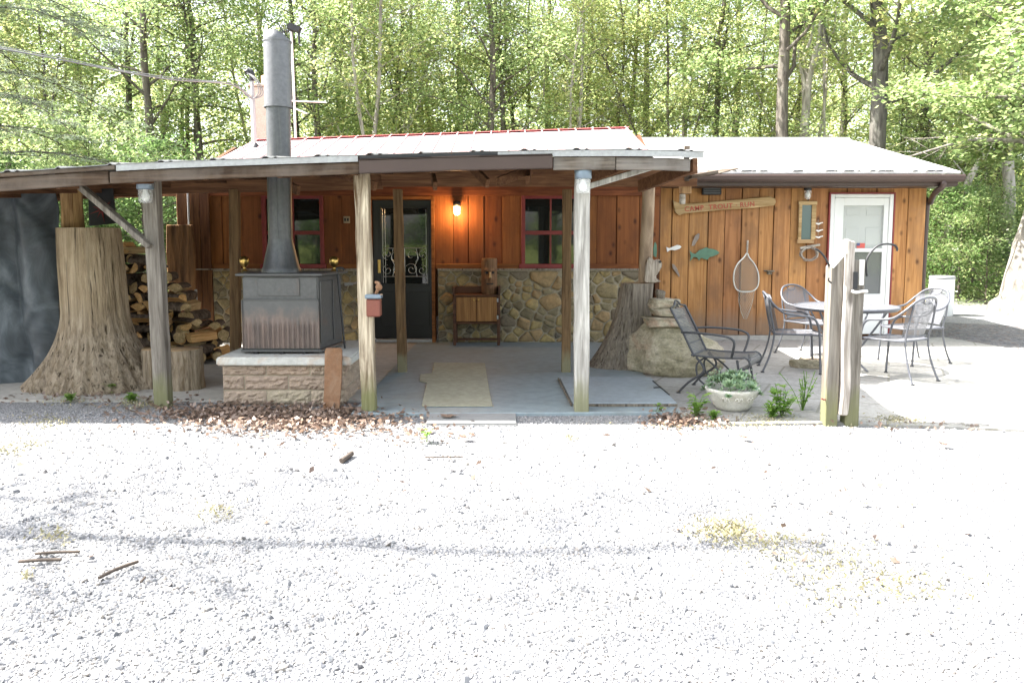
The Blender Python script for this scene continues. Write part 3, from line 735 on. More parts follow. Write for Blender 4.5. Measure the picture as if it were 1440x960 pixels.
# header beam over the inner posts, rafters, braces
YI = 8.66
ha = [A(-60, 262, YI), A(320, 270, YI), A(540, 266, YI)]; zb = lambda px, py: A(px, py, YI).z
m = MB()
m.beam(A(-80, 268, YI), A(538, 255, YI), .06, .17); m.beam(A(536, 250, YI-.064), A(980, 250, YI-.064), .05, .19); m.build('header_beam', M['header'], porch, bevel=.005)
xr = x0+.3
while xr < x1-.15:
    m = MB(); m.beam((xr, YE+.11, roofz(xr, YE+.11)-.10), (xr, 11.12, roofz(xr, 11.1)-.12), .045, .14); xr += .61; m.build('rafter', M['rafter'], porch, bevel=.003)
for k in range(5):
    y = 7.1+k*.85; m = MB(); m.beam((x0, y, roofz(x0, y)-.022), (x1-.05, y, roofz(x1, y)-.022), .07, .022); m.build('purlin', M['header'], porch)
for (pa, pb) in (((686, 258), (660, 232)), ((700, 256), (748, 238)), ((528, 262), (478, 244)), ((420, 268), (380, 250)), ((612, 262), (606, 236)), ((742, 254), (745, 236))):
    m = MB(); m.beam(A(pa[0], pa[1], YI-.9), A(pb[0], pb[1], YI-.5), .04, .09); m.build('strut', M['header'], porch, bevel=.003)
# knee braces
m = MB(); m.beam(A(113, 262, 6.86), A(212, 347, 6.86), .045, .11, (0, 1, 0)); m.build('knee_brace', M['post_grey'], porch, bevel=.005)
m = MB(); m.beam(A(822, 264, 6.74), A(925, 233, 6.74), .045, .105, (0, 1, 0)); m.build('knee_brace', M['post_white'], porch, bevel=.005)
m = MB(); m.beam(A(900, 262, 8.2), A(978, 232, 6.9), .05, .12); m.beam(A(830, 252, 7.6), A(880, 232, 7.0), .045, .09); m.build('knee_brace', M['header'], porch, bevel=.004)
m = MB(); m.beam(A(966, 216, YE+.2), A(966, 250, 8.9), .05, .13); m.beam(A(985, 247, 8.2), A(1022, 238, 8.5), .35, .012); m.beam(A(968, 250, 8.2), A(1005, 243, 8.2), .30, .03); m.build('end_board', M['beam'], porch, bevel=.003)
def post(pbot, ptop, w, mat, dep=None):
    m = MB(); top = Vector(ptop); bot = Vector(pbot); m.beam(bot, top, w, dep or w, (0, 1, 0)) if False else None
    d = w/2; e = (dep or w)/2
    vs = []
    nseg = 10
    for i in range(nseg+1):
        p = bot.lerp(top, i/nseg); j = .004
        for (sx, sy) in ((-1, -1), (1, -1), (1, 1), (-1, 1)): vs.append((p.x+sx*d+random.uniform(-j, j), p.y+sy*e+random.uniform(-j, j), p.z))
    fs = [(i*4+k, i*4+(k+1) % 4, i*4+4+(k+1) % 4, i*4+4+k) for i in range(nseg) for k in range(4)]+[(3, 2, 1, 0), tuple(nseg*4+k for k in range(4))]
    m.add(vs, fs); 
    return m.build('post', mat, porch, bevel=.006)
def fpost(pxb, pyb, pxt, w, mat, Yo=None, ztop=None):
    b = G(pxb, pyb); b.y += w/2
    Y = b.y; t = A(pxt, 240, Y); t.z = ztop if ztop else roofz(t.x, Y)-.03; b.z = -.02
    return post(b, t, w, mat)
p1 = fpost(226.5, 574, 212, .125, M['post_grey']); p2 = fpost(518, 583, 508.5, .118, M['post_grain']); p3 = fpost(818, 584, 818.5, .125, M['post_white'])
zh = A(564, 266, YI).z
for (xb, xt, y) in ((330, 330, 527), (564, 559, 529), (796.5, 797.5, 528)):
    b = G(xb, y); post((b.x, YI+.0, .02), (A(xt, 260, YI).x, YI, zh-.002 if xb > 600 or True else 0), .098, M['post_brown'])
# shed behind the wood pile: rails and rear posts
m = MB()
m.beam((-8.2, YW+.35, 2.12), (XL-.03, YW+.35, 2.22), .08, .16); m.beam((-8.2, YW+.1, 2.33), (XL-.03, YW+.1, 2.36), .05, .12); m.build('rear_rail', M['board_dark'], porch, bevel=.004)
for px in (78, 16):
    x = A(px, 0, YW+.35).x; post((x, YW+.35, -.02), (x, YW+.35, 2.06), .11, M['board_dark'])
# ================================================================= STOVE AND HEARTH
hearth_c = G(410, 569)
fl = G(314, 569); Yf = fl.y; Xl = fl.x; Xr = G(484, 569).x; Yb = Yf+1.12
hearth = thing('hearth_plinth', 'block plinth with pale slab carrying the iron stove', 'hearth', ((Xl+Xr)/2, Yf+.5, 0))
m = MB(); rb = random.Random(3); zb_ = 0; hts = [.135, .135, .10]
def rough_block(mb, x0, x1, y0, y1, z0, z1, face, rnd):
    "split-face block: the outer face is broken rock"
    def fn(u, v):
        edge_ = min(u, 1-u, v, 1-v); bulge = (.012+.020*mnoise.noise(Vector((u*7+x0*7+y0*3, v*5, z0*9)))+.012*mnoise.noise(Vector((u*19+x0, v*9, y0)))) if edge_ > .01 else -.004
        if face == 'f': return Vector((x0+(x1-x0)*u, y0-bulge, z0+(z1-z0)*v))
        return Vector((x1+bulge, y0+(y1-y0)*u, z0+(z1-z0)*v))
    mb.sheet(fn, 18, 7, False)
for r_, h in enumerate(hts):
    x = Xl-(.2 if r_ % 2 else 0)
    while x < Xr-.01:
        a = max(x, Xl); b = min(x+.40, Xr)
        if b-a > .05: rough_block(m, a+.004, b-.004, Yf, Yb, zb_+.004, zb_+h-.004, 'f', rb)
        x += .40
    y = Yf-(.2 if r_ % 2 == 0 else 0)
    while y < Yb-.01:
        a = max(y, Yf); b = min(y+.40, Yb)
        if b-a > .05: rough_block(m, Xl, Xr, a+.004, b-.004, zb_+.004, zb_+h-.004, 's', rb)
        y += .40
    zb_ += h
m.build('block_course', M['block'], hearth, recalc=False)
m = MB(); m.bx(Xl+.006, Xr-.006, Yf+.006, Yb, 0, zb_-.002); m.build('core', M['mortar'], hearth)
SZ0, SZ1 = zb_, zb_+.075
sl = A(303, 495, Yf-.06).x; sr = A(484, 495, Yf-.06).x
m = MB(); m.prism([(sl, Yf-.06, SZ0), (sr+.06, Yf-.06, SZ0), (sr+.06, Yb+.05, SZ0), (sl, Yb+.05, SZ0)], (0, 0, SZ1-SZ0)); m.build('slab', M['slab'], hearth, bevel=.012, seg=2)
# franklin stove, its back towards the yard
ys0 = Yf+.16
q = lambda px, py, y=ys0: A(px, py, y)
sx0, sx1 = q(341, 0).x, q(447, 0).x
stove = thing('wood_stove', 'old grey iron wood stove with tall flue pipe', 'stove', ((sx0+sx1)/2, ys0+.3, SZ1))
z0, z1 = SZ1+.035, q(0, 388).z
dep = .58; fl_ = .09
m = MB(); P = [(sx0, ys0), (sx1, ys0), (sx1+fl_, ys0+dep), (sx0-fl_-.02, ys0+dep)]
m.prism([(x, y, z0) for x, y in P], (0, 0, z1-z0)); m.build('body', M['iron'], stove, bevel=.012, seg=2)
m = MB(); P2 = [(sx0-.05, ys0-.045), (sx1+.05, ys0-.045), (sx1+fl_+.06, ys0+dep+.05), (sx0-fl_-.07, ys0+dep+.05)]
m.prism([(x, y, z1+.001) for x, y in P2], (0, 0, .022)); m.build('top_plate', M['iron'], stove, bevel=.006)
m = MB(); m.prism([(x+(.03 if x > (sx0+sx1)/2 else -.03), y+(-.02 if y < ys0+.1 else .02), z0-.014) for x, y in P], (0, 0, .02)); m.build('base_plate', M['iron'], stove, bevel=.004)
m = MB()
for (x, y) in ((sx0+.1, ys0+.02), ((sx0+sx1)/2, ys0+.015), (sx1-.14, ys0+.02), (sx0, ys0+.5), (sx1, ys0+.5)): m.lathe([(.03, SZ1), (.018, SZ1+.012), (.02, z0-.013)], (x, y, 0), 10)
m.build('foot', M['irondark'], stove)
# raised plate, heat shield with corrugated lower half
m = MB(); a = q(363, 416); b = q(421, 391); m.bx(a.x, b.x, ys0-.012, ys0-.001, a.z, b.z)
for x in (a.x+.012, b.x-.012):
    for z in (a.z+.012, b.z-.012): m.ball((x, ys0-.013, z), .006, 6, 4)
m.build('cover_plate', M['iron'], stove, bevel=.003)
a = q(344, 489); b = q(448, 422); zc_ = q(0, 452).z
def shield(u, v):
    z = a.z+(b.z-a.z)*v; x = a.x+(b.x-a.x)*u
    am = .010*max(0, min(1, (zc_-z)/.03)) if .03 < u < .97 else 0
    return Vector((x, ys0-.020-am*math.cos((x-a.x)/.046*2*math.pi)-.02*(1-v)*(u*.2), z))
m = MB(); m.sheet(shield, 128, 12, True); m.bx(a.x-.006, a.x, ys0-.035, ys0-.002, a.z, b.z); m.bx(b.x, b.x+.006, ys0-.035, ys0-.002, a.z, b.z); m.bx(a.x, b.x, ys0-.03, ys0-.002, b.z, b.z+.006)
m.build('heat_shield', M['shield'], stove, recalc=False)
m = MB(); g = Vector((fl_, dep, 0)).normalized(); nn = Vector((dep, -fl_, 0)).normalized()
def side(u, z): return Vector((sx1, ys0, z))+g*u
for (u0, u1, za, zb2) in ((.03, .30, z0+.06, z1-.05), (.34, .55, z0+.06, z1-.05)):
    m.prism([side(u0, za)+nn*.001, side(u1, za)+nn*.001, side(u1, zb2)+nn*.001, side(u0, zb2)+nn*.001], nn*.012)
m.build('side_panel', M['iron'], stove, bevel=.003)
for px in (344, 470):
    p = A(px, 384, ys0+dep); m = MB()
    m.lathe([(.034, 0), (.030, .010), (.013, .02), (.014, .04), (.030, .055), (.044, .080), (.047, .10), (.042, .122), (.026, .142), (.001, .148)], (p.x+(0.0), ys0+dep, z1+.022), 16); m.build('brass_finial', M['brass'], stove)
# flue
yp_ = ys0+.30; pc = A(393.5, 300, yp_).x; pt = A(391, 100, yp_).x; zt_ = q(0, 384).z+.02
def lean(z): return pc+(pt-pc)*max(0, (z-1.7)/1.6)
zz = lambda py: A(0, py, yp_).z
r0 = .5*(A(410.5, 0, yp_).x-A(377.5, 0, yp_).x); r1 = .5*(A(421, 0, yp_).x-A(367, 0, yp_).x)
m = MB(); zt2 = z1+.022
m.lathe([(r1, zt2), (r1, zt2+.03), (r1*.93, zt2+.05), (r0*1.03, zz(340)), (r0*1.03, zz(336))], (pc, yp_, 0), 28); fc = m.build('flue_collar', M['pipe'], stove)
m = MB(); m.tube([(lean(z), yp_, z) for z in (zz(337), zz(300), zz(262), zz(235), zz(200), zz(150))], r0, 28); m.bx(pc+.003, pc+.012, yp_-r0-.006, yp_-r0+.006, zz(336), zz(240)); m.build('flue_pipe', M['pipe'], stove)
m = MB(); r2 = .5*(A(408.5, 0, yp_).x-A(372, 0, yp_).x); zt3 = zz(50)
m.tube([(lean(z), yp_, z) for z in (zz(152), zz(110), zz(58))], r2, 28, cap=False)
n = 28; top = [Vector((lean(zt3)+r2*math.cos(6.283*k/n), yp_+r2*math.sin(6.283*k/n), zz(58)+ .075*(1-max(0, math.cos(6.283*k/n))**2))) for k in range(n)]
bot = [Vector((lean(zt3)+r2*math.cos(6.283*k/n), yp_+r2*math.sin(6.283*k/n), zz(58))) for k in range(n)]
m.add(bot+top+[Vector((lean(zt3), yp_, zt3+.015))], [(k, (k+1) % n, n+(k+1) % n, n+k) for k in range(n)]+[(n+k, n+(k+1) % n, 2*n) for k in range(n)], True)
m.lathe([(r2+.006, 0), (r2+.006, .02)], (lean(zz(152)), yp_, zz(152)), 28, cap=False); m.lathe([(r2+.006, 0), (r2+.006, .015)], (lean(zz(58)), yp_, zz(60)), 28, cap=False)
m.build('flue_cowl', M['pipe_top'], stove)
# poker leaning against the stove, rusty plate leaning on the plinth
b0 = A(485, 484, ys0+.32); b1 = A(474, 380, ys0+.36)
m = MB(); b0.z = SZ1+.008; m.tube([b0, b1], .010, 7); m.tube(catmull([b1, b1+Vector((.0, 0, .02)), b1+Vector((.05, 0, .022)), b1+Vector((.07, 0, .0))], 4), .010, 6)
tag(m.build('fire_poker', M['irondark'], bevel=0), 'thin iron poker leaning against right side of stove', 'poker')
m = MB(); b0 = G(466, 577); b1 = A(469, 491, Yf-.095)
pts = [b0+Vector((-.075, 0, 0)), b0+Vector((.07, 0, 0)), b0.lerp(b1, .5)+Vector((.082, 0, 0)), b1+Vector((.077, 0, -.01)), b1+Vector((.06, 0, .01)), b1+Vector((-.065, 0, .008)), b1+Vector((-.08, 0, -.02)), b0.lerp(b1, .4)+Vector((-.072, 0, 0))]
m.prism(pts, (0, .02, .004)); tag(m.build('rusty_plate', M['rust'], bevel=.004), 'narrow rusty brown plate leaning on front of block plinth', 'metal plate')
# ================================================================= STUMPS AND WOOD
def flared_stump(name, cpos, rtop, ztop, rbase, mat, seed, label, cat, lean_=(0, 0), nroots=7, flare=.5, roots=None, pw=2.3):
    st = thing(name, label, cat, (cpos[0], cpos[1], 0)); m = MB(); n = 150; nz = 44; vs = []
    for j in range(nz+1):
        v = j/nz; z = ztop*v
        for k in range(n):
            a = 6.28318*k/n; d = Vector((math.cos(a), math.sin(a), 0))
            fl = max(0, 1-v/flare)**pw
            rt = sum(w*max(0, math.cos(a-ra))**p for ra, w, p in roots) if roots else .5+.5*math.cos(a*nroots+seed)
            r = rtop*(1+.16*(1-v))+(rbase-rtop)*fl*(.55+.8*rt)
            r *= 1+.045*mnoise.noise(Vector((d.x*3+seed, d.y*3, z*.5)))+.035*mnoise.noise(Vector((d.x*9, d.y*9+seed, z*1.2)))*(1+2*fl)+(.02+.05*fl)*mnoise.noise(Vector((d.x*16, d.y*16, z*1.6)))+.016*mnoise.noise(Vector((d.x*34, d.y*34, z*1.2)))
            vs.append(Vector((cpos[0]+lean_[0]*v+r*d.x, cpos[1]+lean_[1]*v+r*d.y, z-.02 if j == 0 else z)))
    fs = [(j*n+k, j*n+(k+1) % n, (j+1)*n+(k+1) % n, (j+1)*n+k) for j in range(nz) for k in range(n)]
    m.add(vs, fs, True); m.build('trunk', mat, st)
    m = MB(); top = vs[-n:]; c = sum(top, Vector())/n; m.add([p+Vector((0, 0, .001)) for p in top]+[c+Vector((0, 0, .006))], [(k, (k+1) % n, n) for k in range(n)]); m.build('cut_top', M['endgrain'], st)
    return st
b = G(122, 551); cs = (b.x, b.y+.30)
zt4 = A(115, 320, cs[1]-.3).z
flared_stump('giant_stump', cs, .285, zt4, .56, M['stumpwood'], 2.0, 'tall flared tree stump supporting a block under the porch roof', 'tree stump', (-.06, 0), flare=.50, pw=2.0,
             roots=[(3.3, 1.25, 5), (4.15, .45, 9), (4.75, .30, 14), (5.35, .55, 9), (6.1, .85, 7), (.6, .5, 5), (1.6, .4, 3), (2.5, .4, 4)])
# roof block standing on the stump
t0 = A(103, 319, cs[1]); zr_ = roofz(t0.x, cs[1])-.06
m = MB(); m.tube([(t0.x, cs[1], zt4+.002), (t0.x-.01, cs[1], (zt4+zr_)/2), (t0.x, cs[1], zr_)], .115, 7, wob=.25, seed=4, smooth=False)
tag(m.build('support_block', wood('block_wood', (.13, .07, .03), (.42, .27, .12), 'Z', 1.0, .3, .2, .85, .8)), 'short split log block standing on tall stump under the roof', 'wood block')
# red painted dark board beside it
m = MB(); a = A(125, 318, 8.35); b = A(161, 266, 8.35); m.prism([(a.x, 8.35, a.z), (b.x, 8.35, a.z+.03), (b.x-.02, 8.35, b.z+.02), (a.x+.01, 8.35, b.z)], (0, .02, 0))
pb = m.build('painted_board', M['irondark'], bevel=.003); tag(pb, 'dark square board with red burst hanging behind the tall stump', 'painted board'); WLOC[pb.name] = pb.location.copy()
m = MB(); c = Vector(((a.x+b.x)/2, 8.342, (a.z+b.z)/2-.02))
for k in range(9):
    an = k*.7; d = Vector((math.cos(an), 0, math.sin(an))); e = Vector((-d.z, 0, d.x)); L = .10+.04*(k % 2)
    m.prism([c+e*.012, c+d*L, c-e*.012], (0, .004, 0))
m.build('red_burst', M['redframe'], pb)
# chopping rounds
for (px0, px1, py0, py1, lab, sd_) in ((193, 229, 487, 553, 'narrow chopping log behind the grey porch post', 1), (222, 277, 487, 556, 'wide chopping log right of the grey porch post', 2)):
    b = G((px0+px1)/2, py1-3); r_ = .5*(A(px1, 0, b.y).x-A(px0, 0, b.y).x); zt = A(0, py0+3, b.y+r_).z
    b.y += r_
    o = thing('chopping_log', lab, 'log', (b.x, b.y, 0)); m = MB()
    m.tube([(b.x, b.y, -.01), (b.x, b.y, zt*.33), (b.x+.006, b.y, zt*.7), (b.x, b.y, zt-.003)], [r_*1.04, r_, r_*.98, r_], 26, wob=.10, seed=sd_, cap=False); m.build('bark', M['stumpwood'], o)
    m = MB(); m.lathe([(r_*.93, zt-.02), (r_*.9, zt), (.001, zt+.003)], (b.x, b.y, 0), 22, cap=False); m.build('cut_top', M['endgrain'], o)
# firewood: prototypes of split logs (length along Y), copied into a stacked pile
protos = []
for k in range(9):
    rl_ = random.Random(40+k); r_ = rl_.uniform(.065, .095); L = .44; m = MB()
    kind = k % 3
    if kind == 0: ang = [i*6.283/12 for i in range(12)]; prof = [(r_*.75*math.cos(a), r_*.75*math.sin(a)) for a in ang]; nb = 12
    elif kind == 1: ang = [i*3.1416/7 for i in range(8)]; prof = [(r_*math.cos(a), r_*math.sin(a)*.95-r_*.4) for a in ang]; nb = 7
    else: ang = [.5+i*2.0/5 for i in range(6)]; prof = [(r_*1.25*math.cos(a), r_*1.25*math.sin(a)-r_*.65) for a in ang]+[(0, -r_*.65)]; nb = 5
    prof = [(x*rl_.uniform(.9, 1.1), z*rl_.uniform(.9, 1.1)) for x, z in prof]; n = len(prof)
    f0 = [(x, -L/2+.012*rl_.random(), z) for x, z in prof]; f1 = [(x*.95, L/2, z*.95) for x, z in prof]
    m.add(f0+f1, []); o = len(m.v)-2*n
    for i in range(n):
        m.f.append([o+i, o+(i+1) % n, o+n+(i+1) % n, o+n+i]); m.sm.append(False); m.mi.append(0 if i < nb else 1)
    m.f += [list(range(o, o+n)), list(range(o+2*n-1, o+n-1, -1))]; m.sm += [False]*2; m.mi += [1, 1]
    pr = m.build('firewood_log', [M['logbark'], M['logwood'] if k % 2 else M['logwood2']], loc=(0, 0, 0))
    protos.append(pr)
tops = [(-6.35, 1.40), (-5.6, 1.45), (-5.05, 1.45), (-4.75, 1.42), (-4.5, 1.20), (-4.2, 1.0), (-3.95, .74), (-3.7, .42), (-3.5, .14)]
def pile_top(x):
    for (a, za), (b, zb3) in zip(tops, tops[1:]):
        if a <= x <= b: return za+(zb3-za)*(x-a)/(b-a)
    return 0
rw = random.Random(9); nlog = 0
LAB = {0: 'split firewood log stacked in the pile behind the tall stump'}
YP0 = 9.75
lay = []
z = .09; row = 0
while z < 1.5:
    x = -6.0+(.065 if row % 2 else 0)
    while x < -3.6:
        if z < pile_top(x)+.02: lay.append((x+rw.uniform(-.02, .02), YP0+rw.uniform(-.06, .06), z+rw.uniform(-.012, .012), rw.uniform(-.25, .25), rw.choice(range(9)), rw.choice((0, 2.1, 4.2, 1.0))))
        x += .148
    z += .118; row += 1
# a few lying across, seen lengthwise
for (px, py, rz_, yy) in ((205, 447, 1.40, 9.35), (203, 462, 1.62, 9.33), (200, 480, 1.5, 9.36), (214, 492, 1.6, 9.40), (190, 352, 1.75, 9.6), (205, 364, 1.4, 9.55), (250, 430, .8, 9.4), (262, 452, .9, 9.4), (240, 418, 1.2, 9.45)):
    p = A(px, py, yy); lay.append((p.x, p.y, p.z, rz_, rw.choice((1, 2, 4, 7)), rw.choice((0, .5, -.4))))
# tumbled ones at the toe of the pile
for k in range(16):
    x = rw.uniform(-4.5, -3.55); lay.append((x, YP0-.28+rw.uniform(-.12, .05), .08+rw.uniform(0, max(.02, pile_top(x)*.6)), rw.uniform(-.7, .7), rw.choice(range(9)), rw.uniform(0, 6)))
for i, (x, y, z, rz_, k, rr_) in enumerate(lay):
    o = protos[i] if i < 9 else protos[k].copy()
    if i >= 9: COL.objects.link(o)
    o.location = (x, y, z); o.rotation_euler = (0, rr_, rz_) if False else (Matrix.Rotation(rz_, 3, 'Z') @ Matrix.Rotation(rr_, 3, 'Y')).to_euler()
    s_ = rw.uniform(.85, 1.15); o.scale = (s_, rw.uniform(.9, 1.1), s_)
    tag(o, LAB[0], 'firewood', 'firewood logs in the stacked pile')
# slab of bark-edged wood, conduit and box on the dark end of the wall
m = MB(); a = A(237, 400, YW-.16); b = A(270, 316, YW-.16)
m.prism([(a.x, YW-.16, a.z-.25), (b.x-.02, YW-.16, a.z-.28), (b.x+.01, YW-.16, (a.z+b.z)/2), (b.x-.01, YW-.16, b.z), (a.x+.0, YW-.16, b.z), (a.x-.02, YW-.16, (a.z+b.z)/2)], (0, .07, 0))
tag(m.build('slab_board', barkmat('slab_wood', (.05, .03, .018), (.24, .13, .06), (9, 9, 1.2), .8), bevel=.01), 'rough bark edged wood slab hung on the dark shed wall', 'wood slab')
m = MB(); c = A(266, 300, YW-.05); m.tube([(c.x, YW-.07, 2.5), (c.x, YW-.07, A(0, 405, YW).z)], .014, 8)
cd = m.build('conduit', M['pvc']); tag(cd, 'grey electrical conduit with switch box on dark wall above the firewood', 'conduit'); WLOC[cd.name] = cd.location.copy()
m = MB(); c2 = A(270, 416, YW-.1); m.bx(c2.x-.05, c2.x+.06, YW-.14, YW-.05, c2.z-.07, c2.z+.09); m.build('switch_box', M['pvc'], cd, bevel=.006)
m = MB(); m.bx(c2.x+.01, c2.x+.05, YW-.146, YW-.141, c2.z-.05, c2.z+.06); m.build('cover_plate', M['white'], cd)
m = MB(); c2 = A(251, 428, YW-.2); m.prism([(c2.x+.02, YW-.24, c2.z-.2), (c2.x+.12, YW-.24, c2.z-.22), (c2.x+.09, YW-.24, c2.z+.12), (c2.x+.02, YW-.24, c2.z+.1)], (0, .04, 0))
tag(m.build('red_cloth', M['redframe'], bevel=.008), 'dull red rag hanging below the bark edged wood slab', 'rag')
# hanging tarp at the left
def tarp(u, v):
    x = A(-130, 0, 8.0).x+(A(79, 0, 8.0).x-A(-130, 0, 8.0).x)*u; z = -.02+(2.12)*v
    return Vector((x, 8.0+.045*math.sin(u*19+v*2)+.05*(1-abs(math.sin(u*11+1.2*math.sin(v*2.3)+.5)))**3+.025*(1-abs(math.sin(v*6+u*5)))**4+.05*mnoise.noise(Vector((u*5, v*4, 2)))+.03*mnoise.noise(Vector((u*13, v*11, 7))), z))
m = MB(); m.sheet(tarp, 120, 80, True); o = m.build('tarp', M['tarp'], recalc=False); tag(o, 'dark blue grey tarp hanging at left end of porch', 'tarp')
sm_ = o.modifiers.new('thickness', 'SOLIDIFY'); sm_.thickness = .006
# ================================================================= LAMPS
def jar_light(px, py, Y, lab, big=1.0):
    c = A(px, py, Y); o = thing('porch_light', lab, 'porch light', tuple(c)); r_ = .062*big
    m = MB(); m.lathe([(.02, .075), (.055, .07), (r_*1.12, .03), (r_*1.15, -.035), (r_*1.02, -.04), (.001, -.03)], c, 20); m.build('metal_cap', M['jarmetal'], o)
    m = MB(); m.lathe([(r_*.95, -.038), (r_*.98, -.13), (r_*.85, -.155), (.001, -.158)], c, 18); m.build('glass_jar', M['jar'], o)
    m = MB(); m.lathe([(.018, -.04), (.02, -.06), (.033, -.09), (.033, -.115), (.02, -.138), (.001, -.145)], c, 14); m.build('light_bulb', M['white'], o)
    m = MB(); m.tube(catmull([c+Vector((0, .0, .07)), c+Vector((0, .02, .10)), c+Vector((.0, .10, .10))], 4), .012, 7); m.build('arm', M['jarmetal'], o)
    return o
yA = p1.location.y if False else G(226.5, 574).y
jar_light(204, 260, yA-.02, 'clear jar porch light on the grey post beside firewood')
jar_light(820, 245, G(818, 584).y-.075, 'clear jar porch light on the whitish front post')
def wall_light(px, py, Y, lab, lit):
    c = A(px, py, Y-.09); o = thing('wall_light', lab, 'wall light', tuple(c))
    m = MB(); m.lathe([(.02, .075), (.05, .07), (.056, .02), (.05, 0), (.001, .01)], c, 18); m.tube([c+Vector((0, 0, .04)), c+Vector((0, .085, .04))], .03, 10); m.build('socket', M['irondark'], o)
    m = MB(); m.lathe([(.05, -.001), (.052, -.03), (.046, -.10), (.03, -.125), (.001, -.13)], c, 18)
    m.build('jar', M['jar'], o)
    m = MB(); m.lathe([(.016, -.003), (.03, -.04), (.034, -.065), (.026, -.09), (.001, -.10)], c, 14); m.build('bulb', M['bulb'] if lit else M['white'], o)
    return c
lc = wall_light(642.5, 290, YW, 'lit amber wall light glowing beside the black door', True)
wall_light(1136, 268, YA, 'unlit jar wall light above the small framed mirror', False)
ld = bpy.data.lights.new('bulb_light', 'POINT'); ld.energy = 5.0; ld.color = (1, .55, .22); ld.shadow_soft_size = .05
lo = bpy.data.objects.new('bulb_light', ld); COL.objects.link(lo); lo.location = lc+Vector((0, -.07, -.09))
# ================================================================= PORCH FURNISHINGS
# red tin box on the grained post
b = G(518, 583); c = A(525.5, 430, b.y); m = MB(); m.bx(c.x-.055, c.x+.06, b.y-.05, b.y+.06, c.z-.09, c.z+.06)
o = thing('tin_box', 'small red tin box fixed to the grained porch post', 'box', (c.x, b.y, c.z)); m.build('body', M['redtin'], o, bevel=.01)
m = MB(); m.bx(c.x-.065, c.x+.07, b.y-.06, b.y+.065, c.z+.063, c.z+.10); m.build('lid', M['jarmetal'], o, bevel=.008)
m = MB(); m.tube(catmull([c+Vector((.02, 0, .10)), c+Vector((.04, -.02, .14)), c+Vector((.05, -.02, .19)), c+Vector((.02, .0, .2))], 5), .014, 7); m.ball(c+Vector((.05, -.02, .16)), .03, 8, 6); m.build('tap', M['rust'], o)
# wall socket
m = MB(); a = A(488, 309, YW); m.bx(a.x-.045, a.x+.045, YW-.035, YW-.004, a.z-.05, a.z+.05); o = m.build('outlet', plain('outlet_tan', (.36, .27, .17), .6), bevel=.005); tag(o, 'small tan outlet box on boards beside the grained post', 'outlet'); WLOC[o.name] = o.location.copy()
m = MB()
for dx in (-.02, .02): m.bx(a.x+dx-.012, a.x+dx+.012, YW-.038, YW-.0355, a.z-.02, a.z+.02)
m.build('socket', M['irondark'], o)
# faucet handle left of the post (pale lever)
m = MB(); a = A(491, 400, YW-.5); m.tube([a+Vector((-.06, 0, 0)), a+Vector((.05, 0, .01))], .022, 8); m.tube([a+Vector((.05, 0, .01)), a+Vector((.06, .40, .01))], .012, 8)
tag(m.build('faucet', M['pvc']), 'pale wall faucet on stone behind the grained post', 'faucet')
# side cabinet with a raised tray rim
cx0, cx1 = pX(637, YW-.35), pX(703, YW-.35); cy0, cy1 = YW-.38, YW-.05; cz0, cz1, czt = A(0, 453, cy0).z, A(0, 417, cy0).z, A(0, 404, cy0).z
o = thing('side_cabinet', 'small two door wooden cabinet against the stone wall', 'cabinet', ((cx0+cx1)/2, (cy0+cy1)/2, PF))
m = MB(); m.bx(cx0+.03, cx1-.03, cy0+.02, cy1, cz0, cz1); m.bx(cx0, cx1, cy0, cy1, cz1+.001, cz1+.025); m.bx(cx0+.02, cx1-.02, cy0+.004, cy1, cz0-.025, cz0-.001); m.build('case', M['cabdark'], o, bevel=.004)
m = MB(); m.bx(cx0-.004, cx0+.022, cy0-.005, cy1, cz1+.026, czt); m.bx(cx1-.022, cx1+.004, cy0-.005, cy1, cz1+.026, czt+.01); m.bx(cx0+.022, cx1-.022, cy1-.022, cy1, cz1+.026, czt); m.build('tray_rim', M['cabdark'], o, bevel=.004)
for (x, y) in ((cx0+.02, cy0+.02), (cx1-.02, cy0+.02), (cx0+.02, cy1-.02), (cx1-.02, cy1-.02)):
    m = MB(); m.bx(x-.02, x+.02, y-.02, y+.02, PF, cz1); m.build('leg', M['cabdark'], o, bevel=.004)
m = MB(); m.bx(cx0+.0, cx1, cy1-.05, cy1-.02, PF+.04, PF+.07); m.build('stretcher', M['cabdark'], o)
xm = (cx0+cx1)/2
for sg in (-1, 1):
    a_, b_ = (cx0+.045, xm-.003) if sg < 0 else (xm+.003, cx1-.045)
    m = MB(); m.bx(a_, b_, cy0-.002, cy0+.018, cz0+.01, cz1-.008); d = m.build('cabinet_door', M['cabdoor'], o, bevel=.004)
    m = MB(); m.ball((xm+sg*.03, cy0-.015, cz1-.05), .013, 10, 6); m.build('knob', M['brass'], d)
    if sg > 0:
        m = MB()
        for z in (cz0+.07, cz1-.05): m.bx(b_+.003, b_+.025, cy0-.006, cy0-.001, z-.025, z+.025)
        m.build('hinge', M['flash'], d)
